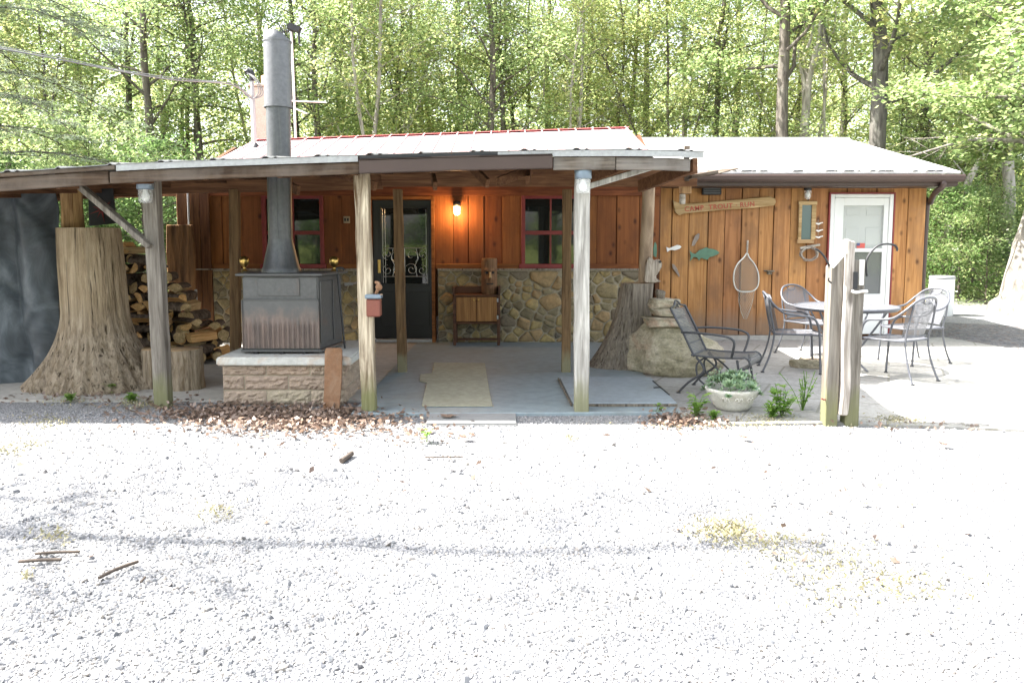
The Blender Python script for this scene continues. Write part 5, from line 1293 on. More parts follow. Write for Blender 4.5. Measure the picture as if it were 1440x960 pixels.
m = MB(); m.tube(catmull([s_(1219, 388, Yg+.05), s_(1218, 369, Yg+.05), s_(1224, 356, Yg+.05), s_(1234, 346, Yg+.04), s_(1246, 343, Yg+.03), s_(1257, 344.5, Yg+.02), s_(1261.5, 349, Yg+.02), s_(1261, 353, Yg+.02)], 5), .0085, 7); m.build('hook', M['irondark'], gt)
m = MB(); m.tube(catmull([s_(1169, 402, Yg+.05), s_(1168.5, 388, Yg+.05), s_(1166, 374, Yg+.05), s_(1160, 362, Yg+.05), s_(1152, 353, Yg+.05), s_(1146, 350, Yg+.05)], 5), .0085, 7)
m.tube(catmull([s_(1169, 398, Yg-.01), s_(1165, 394, Yg-.02), s_(1166, 391, Yg-.03)], 4), .006, 6); m.build('hook', M['irondark'], gt)
m = MB(); a = s_(1164, 562); m.tube([a+Vector((0, .02, 0)), a+Vector((-.03, -.0, 0)), a+Vector((-.05, 0, .01))], .006, 6); m.build('rusty_nail', M['redframe'], gt)
# ================================================================= PLANTER
pg = G(1036, 583, .0); pg.z = 0.02; pl = thing('planter', 'low cast stone planter full of green succulents', 'planter', tuple(pg)); pr_ = .225
m = MB(); vs = []; n = 64; prof = [(.50, 0), (.62, .01), (.70, .04), (.82, .09), (.93, .14), (1.0, .165), (1.03, .18), (1.0, .195), (.90, .19), (.86, .165), (.001, .16)]
c = pg+Vector((0, .15, 0))
for j, (k_, z) in enumerate(prof):
    for k in range(n):
        a = 6.28318*k/n; lob = 1+(.018*abs(math.sin(a*6)) if 4 <= j <= 8 else 0)
        rel = .012*max(0, math.sin(a*5)*math.sin(a*11+z*60)) if j in (2, 3, 4) else 0
        vs.append(c+Vector((pr_*k_*lob*math.cos(a)+rel*math.cos(a), pr_*k_*lob*math.sin(a)+rel*math.sin(a), z)))
m.add(vs, [(j*n+k, j*n+(k+1) % n, (j+1)*n+(k+1) % n, (j+1)*n+k) for j in range(len(prof)-1) for k in range(n)], True)
for px in range(-1, 2):
    for sg in (-1, 1):
        ca = -1.57+px*.55; pts = []
        for i in range(14):
            t = i/13*5.2; rr_ = .030*(1-.7*i/13); a = ca+sg*(.07+rr_*math.cos(t)/.2*.6); zz_ = .105+rr_*math.sin(t)
            q_ = pr_*(.70+.23*(zz_-.04)/.10)+.008; pts.append(c+Vector((q_*math.cos(a), q_*math.sin(a), zz_)))
        m.tube(pts, .007, 6)
m.build('pot', M['pot'], pl)
ML = {}
ML['succ'] = leafmat('succulent_green', [(.13, .22, .11), (.20, .31, .16), (.28, .38, .20), (.17, .28, .19)], .15, .5)
m = MB(); rg = random.Random(21)
for k in range(34):
    a = rg.uniform(0, 6.283); q_ = pr_*math.sqrt(rg.random())*1.05; s0 = rg.uniform(.04, .075)
    cc = c+Vector((q_*math.cos(a), q_*math.sin(a), .20+.085*(1-(q_/pr_)**2)+rg.uniform(-.01, .02)-(.05 if q_ > pr_*.95 else 0)))
    tilt = Vector((math.cos(a), math.sin(a), 0))*(q_/pr_)*.6+Vector((0, 0, 1)); tilt.normalize(); u = tilt.orthogonal().normalized(); w = tilt.cross(u)
    for ring, (cnt, el, L) in enumerate(((9, .25, 1.0), (7, .7, .8), (5, 1.15, .55))):
        for i in range(cnt):
            b = 6.283*(i+.5*ring)/cnt; d = u*math.cos(b)+w*math.sin(b); e = tilt.cross(d); dirv = d*math.cos(el)+tilt*math.sin(el); L_ = L*s0
            m.add([cc, cc+dirv*L_*.55+e*L_*.27, cc+dirv*L_+tilt*.2*L_, cc+dirv*L_*.55-e*L_*.27, cc+dirv*L_*.5+tilt*L_*.13], [(0, 1, 4), (1, 2, 4), (2, 3, 4), (3, 0, 4)], True)
for k in range(260):
    a = rg.uniform(0, 6.283); q_ = pr_*rg.uniform(.2, 1.1); p = c+Vector((q_*math.cos(a), q_*math.sin(a), .20+rg.uniform(-.03, .13)*(1 if q_ < pr_ else .2))); d = Vector((rg.gauss(0, 1), rg.gauss(0, 1), rg.gauss(.6, .6))).normalized()*rg.uniform(.015, .03); e = d.orthogonal().normalized()*.007
    m.add([p-e, p+d*.5+e*1.6, p+d, p+d*.5-e*1.6], [(0, 1, 2, 3)])
m.build('succulents', ML['succ'], pl, recalc=False)
# ================================================================= VEGETATION
def leaf_arrays(C, size, rng, up=.55, aspect=.55, shape='diamond'):
    "one bent leaf (2 quads) at every point of C"
    n = len(C); nrm = rng.normal(size=(n, 3)); nrm[:, 2] = np.abs(nrm[:, 2])+up*2; nrm /= np.linalg.norm(nrm, axis=1)[:, None]
    t = rng.normal(size=(n, 3)); u = np.cross(nrm, t); u /= np.linalg.norm(u, axis=1)[:, None]; v = np.cross(nrm, u)
    L = (size*rng.uniform(.6, 1.25, n))[:, None]; W = L*aspect
    a = C-u*L*.5; b = C+v*W*.5-u*L*.08-nrm*L*.07; c = C+u*L*.5-nrm*L*.16; d = C-v*W*.5-u*L*.08-nrm*L*.07
    V = np.stack([a, b, c, d], 1).reshape(-1, 3); Fc = np.arange(n*4).reshape(n, 4)
    return V, Fc
ML['leaf'] = leafmat('leaf_green', [(0.115, 0.18, 0.06), (0.155, 0.235, 0.075), (0.2, 0.285, 0.1), (0.24, 0.305, 0.105), (0.14, 0.215, 0.085), (0.31, 0.32, 0.125)], .66, .45)
ML['leaf2'] = leafmat('leaf_yellow_green', [(0.16, 0.225, 0.075), (0.22, 0.295, 0.095), (0.275, 0.335, 0.11), (0.34, 0.32, 0.12), (0.19, 0.255, 0.095)], .66, .45)
ML['leafd'] = leafmat('leaf_deep_green', [(.07, .14, .035), (.10, .19, .045), (.13, .23, .055), (.09, .165, .05)], .55, .45)
ML['hem'] = leafmat('hemlock_green', [(.11, .15, .09), (.15, .195, .125), (.20, .235, .165), (.12, .17, .10)], .4, .5)
ML['weed'] = leafmat('weed_green', [(.12, .24, .04), (.17, .32, .05), (.24, .38, .07)], .5, .5, .2)
ML['moss'] = leafmat('moss_green', [(.21, .205, .10), (.28, .26, .14), (.37, .32, .20), (.24, .235, .11)], .12, .8, .3)
ML['dead'] = leafmat('dead_leaf', [(.11, .072, .052), (.18, .122, .086), (.27, .195, .15), (.14, .092, .068), (.33, .25, .20)], .12, .7, .2)
def tree_geo(seed, H, r0, crown0, nl, reach, nleaf, lsize, sig=.32, lean=0, fork=0, up=.55, taper=.75, curve=.0):
    rr = random.Random(seed); rng = np.random.default_rng(seed); m = MB(); tw = []
    N = 12; P = []; x = y = 0
    for i in range(N+1):
        t = i/N; P.append(Vector((x+lean*t*H, y, t*H))); x += rr.gauss(0, .035*H/10+curve); y += rr.gauss(0, .035*H/10)
    rad = [r0*(1.35 if i == 0 else 1)*(1-taper*(i/N)) for i in range(N+1)]
    m.tube(catmull(P, 3), [r0*(1+.45*max(0, 1-i/4))*(1-taper*(i/(N*3))) for i in range(N*3+1)], 10, wob=.08, seed=seed)
    def at(t):
        f = t*N; i = min(N-1, int(f)); return P[i].lerp(P[i+1], f-i)
    for q in range(fork):
        t0_ = rr.uniform(.06, .30); p = at(t0_); az = rr.uniform(0, 6.28); dd = Vector((math.cos(az)*.35, math.sin(az)*.35, 1)).normalized(); L = H*rr.uniform(.5, .7); q_ = [p]
        for s in range(10): dd = (dd+Vector((rr.gauss(0, .07), rr.gauss(0, .07), .05))).normalized(); q_.append(q_[-1]+dd*L/10)
        m.tube(q_, [r0*.68*(1-.8*i/10) for i in range(11)], 8, wob=.08, seed=q)
        for s in range(3, 11):
            for b in range(4):
                e = Vector((rr.gauss(0, 1), rr.gauss(0, 1), rr.gauss(.3, .4))).normalized(); end = q_[s]+e*reach*.5*rr.uniform(.4, 1); m.tube([q_[s], q_[s].lerp(end, .5)+Vector((0, 0, .05)), end], [.018, .01, .004], 4, cap=False); tw += [q_[s].lerp(end, .5), end, q_[s].lerp(end, .75)]
    for k in range(nl):
        t = crown0+(1-crown0)*((k+rr.random()*.6)/nl)**1.0; t = min(.985, t); p = at(t); az = k*2.4+rr.uniform(-.5, .5); el = rr.uniform(.15, .75)+.3*t
        L = reach*(1-.55*((t-crown0)/(1-crown0))**1.4)*rr.uniform(.65, 1.15); d = Vector((math.cos(az)*math.cos(el), math.sin(az)*math.cos(el), math.sin(el)))
        q_ = [p]; dd = d.copy()
        for s in range(6):
            dd = (dd+Vector((rr.gauss(0, .16), rr.gauss(0, .16), rr.gauss(-.02, .14)))).normalized(); q_.append(q_[-1]+dd*L/6)
        rl_ = r0*(1-taper*t)*.42; m.tube(q_, [max(.006, rl_*(1-.85*i/6)) for i in range(7)], 6, cap=False)
        for s in range(2, 7):
            base = q_[s]; tw.append(base)
            for b in range(2):
                e = (dd+Vector((rr.gauss(0, .8), rr.gauss(0, .8), rr.gauss(.05, .4)))).normalized(); LL = L*.30*rr.uniform(.5, 1.2); mid = base+e*LL*.5+Vector((0, 0, .04)); end = base+e*LL
                m.tube([base, mid, end], [max(.004, rl_*.3), .005, .003], 4, cap=False); tw += [mid, end, base.lerp(end, .75)]
    T = np.array([list(p) for p in tw]); T = T[rng.random(len(T)) < .85]
    w = rng.gamma(1.2, 1.0, len(T)); idx = rng.choice(len(T), nleaf, p=w/w.sum()); C = T[idx]+rng.normal(size=(nleaf, 3))*np.array([sig, sig, sig*.55])
    V, Fc = leaf_arrays(C, lsize, rng, up); return m, V, Fc
def tree(name, label, cat, loc, geo, bark, leaf, group=None, rot=0, scale=1):
    o = thing(name, label, cat, (0, 0, 0), group); m, V, Fc = geo; m.build('trunk', bark, o, recalc=False); me = npmesh('crown', V, Fc, leaf); link('crown', me, o, (0, 0, 0))
    o.location = loc; o.rotation_euler = (0, 0, rot); o.scale = (scale,)*3; return o
def gx(px, Y): return (px-CX)/F*Y
def tloc(px, Y): x = gx(px, Y); return (x, Y, groundz(x, Y)-.08)
GRP = 'slender forest trees behind the cabin'
protos_t = []
specs = [(1, 11.8, .15, .26, 22, 2.9, 15500, .108), (2, 12.2, .12, .2, 24, 2.6, 14500, .10), (3, 11, .10, .18, 22, 2.6, 15500, .105), (4, 13, .17, .28, 24, 3.3, 17000, .112), (5, 11.5, .085, .22, 20, 2.2, 13000, .11), (6, 9.5, .07, .10, 24, 2.5, 15500, .105)]
PT = []
trees = [ # px, Y, proto, scale
 (222, 22, 0, 1.0), (186, 24, 1, 1.0), (268, 26, 2, 1.0), (293, 23.5, 1, 1.05), (345, 27, 4, 1.0), (424, 25, 0, .95), (455, 23, 0, .92), (478, 28, 1, 1.0), (505, 22, 4, 1.05), (532, 29, 2, 1.05), (552, 25, 1, .95), (577, 27, 4, 1.0),
 (607, 31, 1, 1.05), (640, 26, 5, 1.0), (688, 22.5, 0, .95), (716, 24.5, 1, .95), (735, 27, 2, 1.0), (770, 30, 3, .95), (795, 23, 4, .95), (830, 27, 5, 1.05), (872, 25, 2, 1.0), (905, 30, 0, 1.05), (940, 23.5, 5, 1.0), (996, 24, 1, 1.0),
 (1030, 29, 3, 1.0), (1060, 26, 5, 1.0), (1120, 28, 2, 1.0), (1150, 24, 4, .95), (1180, 31, 0, 1.1), (1262, 26, 5, 1.0), (1290, 24, 1, 1.0), (1325, 30, 2, 1.1), (1345, 27, 4, 1.0), (1400, 29, 3, 1.0), (1450, 25, 2, 1.0), (1500, 28, 0, 1.0),
 (130, 27, 3, .95), (84, 24, 5, 1.0), (50, 29, 1, 1.0), (10, 26, 2, 1.0), (-40, 24, 3, .9), (-90, 28, 0, 1.0), (1370, 22.5, 5, .7),
 (110, 36, 3, 1.1), (240, 37, 0, 1.1), (380, 35, 3, 1.0), (500, 38, 2, 1.2), (650, 37, 3, 1.05), (820, 36, 1, 1.2), (960, 38, 3, 1.0), (1100, 37, 1, 1.2), (1235, 36, 3, 1.1), (1380, 38, 1, 1.1), (20, 38, 1, 1.2)]
LABT = 'slender leafy forest tree in the wood behind the cabin'
first = {}
rt = random.Random(77)
for px, Y, k, sc_ in trees:
    if k not in first:
        sd_, H, r0, c0, nl, rc_, nlf, ls = specs[k]
        first[k] = tree('forest_tree', LABT, 'tree', tloc(px, Y), tree_geo(sd_, H, r0, c0, nl, rc_, nlf, ls, lean=(.02, -.05, .07, -.03, .09, .04)[k], fork=(0, 1, 1, 0, 2, 2)[k]), M['bark'] if k != 4 else M['bark_pale'], ML['leaf' if k in (0, 1, 3) else 'leaf2'], GRP, rt.uniform(0, 6), sc_)
    else: dup(first[k], tloc(px, Y), rt.uniform(0, 6.28), LABT, sc_)
# two tall dark trunks over the wing, the leaning maple, pale trunk, snag
tree('tall_tree', 'tall straight grey trunk rising behind the pale wing roof left half', 'tree', tloc(1098, 20.5), tree_geo(31, 15, .20, .36, 22, 3.0, 12000, .15, lean=-.010), M['bark'], ML['leaf'])
tree('tall_tree', 'thick dark tree trunk rising behind right end of the wing roof', 'tree', tloc(1232, 20), tree_geo(33, 15, .245, .30, 22, 3.6, 13000, .16, lean=-.022), barkmat('dark_bark', (.03, .028, .026), (.12, .112, .10), (8, 8, 1.5), .9, lichen=(.22, .22, .19, .45)), ML['leaf2'])
tree('tall_tree', 'pale sunlit tree trunk in front of the woods right of the wing', 'tree', tloc(1414, 21), tree_geo(35, 15, .17, .33, 20, 2.8, 12000, .15, lean=-.006), M['bark_pale'], ML['leaf'])
# the leaning maple at the right edge
mp = Vector((gx(1446, 15.8), 15.8, 0))
rr = random.Random(5); rng = np.random.default_rng(5); m = MB()
P = [mp+Vector((0, 0, -.05)), mp+Vector((.05, 0, .6)), mp+Vector((.28, .05, 1.8)), mp+Vector((.60, .1, 3.2)), mp+Vector((.75, .1, 5.0)), mp+Vector((.8, .1, 8)), mp+Vector((.9, .2, 12))]
m.tube(catmull(P, 6), [.62-.5*(i/36)**.8 if i > 3 else .75-.03*i for i in range(37)], 20, wob=.10, seed=3)
tw = []
for k in range(30):
    t = rr.uniform(.46, 1); f = t*5.9; i = int(f); p = P[i].lerp(P[i+1], f-i) if i < 6 else P[6]
    az = 3.14+rr.uniform(-1.5, 1.5) if k < 21 else rr.uniform(0, 6.28); el = rr.uniform(-.08, .5); L = rr.uniform(2.0, 4.2)
    dd = Vector((math.cos(az)*math.cos(el), math.sin(az)*math.cos(el), math.sin(el))); q_ = [p]
    for s in range(8): dd = (dd+Vector((rr.gauss(0, .14), rr.gauss(0, .14), rr.gauss(-.03, .10)))).normalized(); q_.append(q_[-1]+dd*L/8)
    m.tube(q_, [max(.006, .065*(1-.9*i/8)) for i in range(9)], 6, cap=False)
    for s in range(2, 9):
        for b in range(3):
            e = (dd+Vector((rr.gauss(0, .9), rr.gauss(0, .9), rr.gauss(0, .35)))).normalized(); LL = rr.uniform(.3, .9); end = q_[s]+e*LL; m.tube([q_[s], end], [.007, .003], 4, cap=False); tw += [q_[s].lerp(end, .5), end]
T = np.array([list(p) for p in tw]); T = T[np.array([337-(z_-1.5)/y_*F < 150+max(0, x_/y_*F+CX-1285)*1.15 for x_, y_, z_ in T])]
nl = 24000; w = rng.gamma(1.0, 1, len(T)); C = T[rng.choice(len(T), nl, p=w/w.sum())]+rng.normal(size=(nl, 3))*np.array([.22, .22, .13])
V, Fc = leaf_arrays(C, .115, rng, .7, .75)
o = thing('maple_tree', 'massive leaning maple at right edge, foliage overhanging the drive', 'tree', (0, 0, 0)); m.build('trunk', barkmat('maple_bark', (.085, .075, .065), (.27, .245, .215), (6, 6, 1.5), 1.0), o, recalc=False); link('crown', npmesh('crown', V, Fc, ML['leaf']), o, (0, 0, 0))
# dead snag at the wood's edge
o = thing('dead_snag', 'bare broken grey tree with one slanting limb right of wing', 'dead tree', (0, 0, 0)); m = MB(); Y = 19.5
c = [A(1343, 425, Y), A(1340, 370, Y), A(1335, 330, Y), A(1337, 300, Y)]
m.tube(catmull([Vector((c[0].x, Y, -.05))]+c, 4), [.17-.07*i/16 for i in range(17)], 9, wob=.15, seed=2); m.tube(catmull([A(1337, 310, Y), A(1350, 290, Y), A(1362, 255, Y), A(1374, 232, Y), A(1386, 214, Y)], 4), [.13-.09*i/16 for i in range(17)], 8, wob=.1, seed=5)
m.tube(catmull([A(1336, 320, Y), A(1331, 290, Y), A(1330, 265, Y), A(1326, 240, Y)], 4), [.09-.05*i/12 for i in range(13)], 7); m.tube([A(1362, 255, Y), A(1352, 240, Y), A(1341, 226, Y)], [.03, .02, .01], 6); m.build('trunk', M['bark_pale'], o, recalc=False)
# forked pale dead branches (upper right of centre)
o = thing('pale_forked_tree', 'pale forked bare branches among leaves between two tall trunks', 'dead tree', (0, 0, 0)); m = MB(); Y = 23.0
bx_ = A(1131, 185, Y); m.tube([Vector((bx_.x, Y, groundz(bx_.x, Y)-.1)), A(1131, 185, Y), A(1137, 110, Y), A(1150, 60, Y)], [.15, .13, .11, .08], 8, wob=.1)
for pts in ([(1137, 110), (1130, 85), (1140, 55), (1146, 20)], [(1137, 110), (1152, 75), (1163, 55), (1172, 45), (1176, 10)], [(1150, 75), (1158, 40), (1160, 0)], [(1134, 130), (1126, 95), (1122, 70)]):
    m.tube(catmull([A(x, y, Y) for x, y in pts], 4), [.075-.055*i/((len(pts)-1)*4) for i in range((len(pts)-1)*4+1)], 6)
m.build('trunk', M['bark_pale'], o, recalc=False)
# hemlock at the far left: drooping feathery sprays
def hemlock(loc, H, seed, label, nb=46, reach=4.0):
    rr = random.Random(seed); rng = np.random.default_rng(seed); m = MB(); m.tube([(0, 0, -.1), (0, 0, H*.5), (.1, 0, H)], [.22, .14, .03], 9, wob=.06); Cs = []; Us = []
    for k in range(nb):
        t = .12+.86*k/nb; z = H*t; L = reach*(1-.8*t)*rr.uniform(.7, 1.15); az = k*2.4+rr.uniform(-.4, .4); d = Vector((math.cos(az), math.sin(az), 0)); q_ = []
        for s in range(9): u = s/8; q_.append(Vector((0, 0, z))+d*L*u+Vector((0, 0, .25*L*u-.5*L*u*u)))
        m.tube(q_, [.020*(1-.85*i/8)+.003 for i in range(9)], 5, cap=False); side = Vector((-d.y, d.x, 0))
        for s in range(1, 9):
            for sg in (-1, 1):
                for b in range(3):
                    LL = L*.32*(1-.5*s/8)*rr.uniform(.5, 1.2); e = (side*sg+d*rr.uniform(.3, 1.1)).normalized(); o_ = q_[s]+d*rr.uniform(-.2, .2)
                    m.tube([o_, o_+e*LL*.6, o_+e*LL+Vector((0, 0, -.18*LL))], [.006, .004, .002], 3, cap=False)
                    for j in range(34): u = rr.random(); Cs.append(o_+e*LL*u+Vector((rr.gauss(0, .06), rr.gauss(0, .06), -.18*LL*u*u+rr.gauss(0, .025)))); Us.append(e)
    C = np.array([list(p) for p in Cs]); V, Fc = leaf_arrays(C, .085, rng, 1.2, .28)
    o = thing('hemlock', label, 'tree', (0, 0, 0)); m.build('trunk', M['bark'], o, recalc=False); link('crown', npmesh('crown', V, Fc, ML['hem']), o, (0, 0, 0)); o.location = loc; return o
hemlock((gx(-30, 16.0), 16.0, -.1), 12.5, 3, 'feathery grey green hemlock at far left above the shed roof', 50, 5.6)
# understorey shrubs along the edge of the wood
shr = tree_geo(51, 3.0, .03, .05, 26, 1.3, 7000, .085, .22, up=.4); shr2 = tree_geo(53, 2.6, .03, .05, 24, 1.2, 6000, .075, .2, up=.4)
shp = []
spots = [(1388, 17.8, 0, .80), (1350, 18.5, 1, 1.0), (1318, 19.5, 0, .9), (1425, 19.5, 1, .8), (1290, 21, 0, 1.2), (1460, 19, 0, .9), (60, 15.0, 0, .9), (110, 14.6, 1, 1.0), (165, 15.2, 0, .85), (205, 14.4, 1, 1.0), (245, 15.5, 0, .95), (20, 16, 1, 1.2), (130, 18, 0, 1.3), (215, 18, 1, 1.4), (70, 19, 0, 1.4), (1400, 23, 0, 1.5), (1330, 24, 1, 1.6)]
LS = 'leafy green undergrowth bush at the edge of the wood'
for i, (px, Y, k, sc_) in enumerate(spots):
    lab = LS
    if len(shp) < 2 and i == len(shp): shp.append(tree('bush', lab, 'bush', tloc(px, Y), (shr, shr2)[i], M['twig'], ML['leafd' if i else 'leaf'], 'undergrowth bushes at the wood edge', rt.uniform(0, 6), sc_))
    else: dup(shp[k], tloc(px, Y), rt.uniform(0, 6.28), lab, sc_)
# the far wood on the hill: one mass
rng = np.random.default_rng(88); n = 1100; cx = rng.uniform(-55, 60, n); cy = rng.uniform(44, 70, n); gz_ = np.array([groundz(x, y) for x, y in zip(cx, cy)]); cz = gz_+rng.uniform(.5, 10.5, n)*rng.uniform(.5, 1, n)
idx = rng.integers(0, n, 150000); C = np.stack([cx, cy, cz], 1)[idx]+rng.normal(size=(150000, 3))*np.array([1.1, 1.0, .6])
V, Fc = leaf_arrays(C, .30, rng, .9, .7); link('far_wood', npmesh('far_wood', V, Fc, ML['leaf2']), None, (0, 0, 0), 'sunlit yellow green wood on the rising ground far behind', 'wood', None, 'stuff')
# trees by the drive on the camera's side: seen mirrored in the windows and throwing shade across the gravel
for px_, Y_, k, sc_, lab in ((-9.5, -16, 0, 1, ''), (-3.5, -18, 3, 1, ''), (2.0, -15.5, 2, 1.1, ''), (7.5, -17, 3, 1, ''), (-15, -14, 1, 1, ''), (13, -15, 0, 1, '')):
    dup(first[k], (px_, Y_, -.05), rt.uniform(0, 6), 'leafy forest tree across the drive, mirrored in the cabin windows', sc_, 'trees across the drive')
LG = 'sparse tall tree left of the drive, its shadow streaking the gravel'
sp = tree('drive_tree', LG, 'tree', (-8.0, 4.2, -.05), tree_geo(61, 12.5, .10, .42, 15, 1.7, 800, .12, taper=.6), M['bark'], ML['leaf'], 'trees left of the drive', 0, 1)
for (x, y, sc_, rz_) in ((-8.2, 4.9, .62, 2.0), (-9.6, 2.1, 1.2, 1.2)): dup(sp, (x, y, -.05), rz_, LG, sc_)
for i in range(15): dup(shp[i % 2], (-15+i*2.1+rt.uniform(-.4, .4), -12.5+rt.uniform(-1, 1), -.05), rt.uniform(0, 6), 'leafy bush across the drive, mirrored in the cabin windows', rt.uniform(.8, 1.2), 'bushes across the drive')
# weeds, moss, leaf litter
def weed(px, py, h, nlv, lab, sd_, lsz=.07, z0=.0):
    rr = random.Random(sd_); g = G(px, py, z0); o = thing('weed', lab, 'weed', tuple(g)); m = MB(); ml = MB()
    for s in range(max(2, nlv//6)):
        top = g+Vector((rr.gauss(0, h*.28), rr.gauss(0, h*.2), h*rr.uniform(.6, 1.0))); pts = catmull([g, g.lerp(top, .5)+Vector((rr.gauss(0, .01), 0, .02)), top], 4); m.tube(pts, .003, 4)
        for k in range(6):
            p = pts[min(len(pts)-1, 2+k)]; az = rr.uniform(0, 6.28); d = Vector((math.cos(az), math.sin(az), rr.uniform(.0, .7))).normalized(); e = d.cross(Vector((0, 0, 1))).normalized(); L = lsz*rr.uniform(.6, 1.2)
            ml.add([p, p+d*L*.35+e*L*.3, p+d*L*.75+e*L*.25, p+d*L-Vector((0, 0, .15*L)), p+d*L*.75-e*L*.25, p+d*L*.35-e*L*.3, p+d*L*.5-Vector((0, 0, .06*L))], [(0, 1, 6), (1, 2, 6), (2, 3, 6), (3, 4, 6), (4, 5, 6), (5, 0, 6)])
    m.build('stem', ML['weed'], o, recalc=False); ml.build('leaves', ML['weed'], o, recalc=False)
weed(978, 588, .21, 36, 'bright broad leaved weed left of the planter', 1, .085); weed(921, 583, .10, 10, 'small pale weed at the hatch front edge', 2, .05)
weed(1100, 588, .32, 60, 'tall bright weed right of the planter', 3, .085); weed(1128, 580, .38, 72, 'tall airy seeding weed left of the timber posts', 4, .045)
weed(1085, 590, .15, 130, 'dense low green weed clump at foot of the tall weed', 5, .05); weed(600, 622, .11, 14, 'small weed sprouting in gravel before the grating', 6, .06)
weed(152, 556, .13, 30, 'leafy weed at the foot of the giant stump', 7, .08); weed(1005, 593, .10, 80, 'low weed tuft hugging the left side of planter', 8, .04)
weed(185, 566, .08, 80, 'low green weed patch between stump and grey post', 9, .05); weed(100, 566, .08, 60, 'low green weed patch left of giant stump', 10, .05)
def scatter(name, label, cat, blobs, mat, size, rng, up=.6, aspect=.55, zj=.012, kind='stuff'):
    Cs = []
    for (px, py, sx, sy, n) in blobs:
        k = 0
        while k < n:
            a, b = rng.normal(px, sx), rng.normal(py, sy)
            if b < 545: continue
            g = G(a, b); Cs.append((g.x, g.y, .012+abs(rng.normal(0, zj)))); k += 1
    V, Fc = leaf_arrays(np.array(Cs), size, rng, up, aspect)
    V[:, 2] = np.maximum(V[:, 2], .004)
    return link(name, npmesh(name, V, Fc, mat), None, (0, 0, 0), label, cat, None, kind)
rng = np.random.default_rng(12)
scatter('dead_leaves', 'brown fallen leaves drifted on gravel before the plinth', 'leaf litter', [(390, 587, 75, 9, 2100), (330, 583, 55, 8, 500), (470, 588, 40, 8, 420), (420, 600, 90, 10, 700), (590, 612, 40, 9, 60), (950, 592, 26, 6, 330), (990, 597, 25, 5, 120), (120, 560, 70, 5, 260), (230, 580, 60, 8, 160), (700, 660, 400, 50, 60), (1180, 760, 160, 60, 30), (1310, 600, 50, 4, 60)], ML['dead'], .052, rng, .5, .6, .02)
scatter('moss', 'yellow green moss and creeping weeds growing in gravel', 'moss', [(1020, 748, 26, 10, 560), (1075, 762, 36, 10, 230), (1150, 790, 60, 16, 230), (1280, 830, 45, 14, 260), (1200, 815, 60, 18, 170), (1170, 850, 30, 14, 80), (305, 722, 16, 6, 110), (45, 628, 14, 5, 110), (10, 636, 12, 5, 100), (60, 596, 30, 6, 200), (75, 755, 18, 6, 90), (38, 813, 5, 3, 30), (1268, 593, 24, 4, 900), (1080, 592, 22, 4, 500), (1040, 600, 60, 4, 250), (195, 568, 18, 4, 400), (95, 563, 20, 4, 240), (800, 617, 8, 3, 60)], ML['moss'], .030, rng, .02, .30, .010)
# single big curled leaves
for (px, py, lab, s0) in ((502, 577, 'large curled orange brown leaf at the grained post foot', .13), (655, 617, 'lone dark leaf on gravel near the grating', .07), (1328, 627, 'reddish leaf on bright gravel right of the timber posts', .06), (1047, 617, 'dark red leaf on bright gravel below the planter', .06), (630, 588, 'dry leaf lying on the boot grating', .10)):
    g = G(px, py, .02); m = MB(); rr = random.Random(px); pts = []
    for k in range(16):
        a = 6.283*k/16; q_ = s0*(.5+.28*abs(math.cos(2.5*a)))*rr.uniform(.85, 1.1); pts.append(g+Vector((q_*math.cos(a), q_*math.sin(a)*.8, .02+.05*s0*4*math.cos(2*a)*.3+rr.uniform(0, .012))))
    m.add(pts+[g+Vector((0, 0, .008))], [(k, (k+1) % 16, 16) for k in range(16)]); tag(m.build('fallen_leaf', ML['dead'], recalc=False), lab, 'leaf')
# fallen sticks
for (pts, r_, lab) in (([(50, 778), (80, 776), (112, 775)], .007, 'upper of two short dark sticks on gravel at left'), ([(27, 789), (55, 787), (86, 786)], .008, 'lower of two short dark sticks on gravel at left'),
                       ([(139, 812), (165, 799), (194, 789)], .008, 'slanting dark stick on the gravel, longest at left'), ([(198, 818), (204, 811)], .005, 'short dark twig right of the slanting stick'), ([(480, 648), (495, 637)], .018, 'stubby grey bark piece on gravel before the plinth'), ([(597, 643), (625, 642), (651, 642)], .005, 'thin twig lying on gravel before the grating')):
    m = MB(); g = [G(x, y, .02+.004*(i % 2)) for i, (x, y) in enumerate(pts)]; m.tube(catmull(g, 4) if len(g) > 2 else g, r_, 7, wob=.2, seed=pts[0][0]); tag(m.build('stick', M['twig']), lab, 'stick')
# gravel stones: thousands, one mass
def stones_np(n, rng):
    ico = bmesh.new(); bmesh.ops.create_icosphere(ico, subdivisions=1, radius=1); bv = np.array([list(v.co) for v in ico.verts]); bf = np.array([[v.index for v in f.verts] for f in ico.faces]); ico.free()
    Y = 2.45+(6.75-2.45)*rng.random(n)**1.25; X = (rng.random(n)*2-1)*(.70*Y+.3); s = np.clip(rng.lognormal(-5.32, .42, n), .0025, .022)
    keep = ~((Y > 6.60) & (X > -1.35) & (X < 1.4)); keep &= ~((Y > 6.35) & (X > 1.45)); X, Y, s = X[keep], Y[keep], s[keep]; n = len(X)
    dv = 1+.28*rng.normal(size=(n, 12)); A_ = rng.normal(size=(n, 3, 3)); Q, _ = np.linalg.qr(A_); ax = np.stack([rng.uniform(.9, 1.4, n), rng.uniform(.7, 1.1, n), rng.uniform(.45, .8, n)], 1)
    V = (bv[None]*dv[:, :, None])*ax[:, None, :]; V = np.einsum('nij,nvj->nvi', Q, V)*s[:, None, None]; V += np.stack([X, Y, s*.12], 1)[:, None, :]
    Fc = (bf[None]+(np.arange(n)*12)[:, None, None]).reshape(-1, 3); return V.reshape(-1, 3), Fc
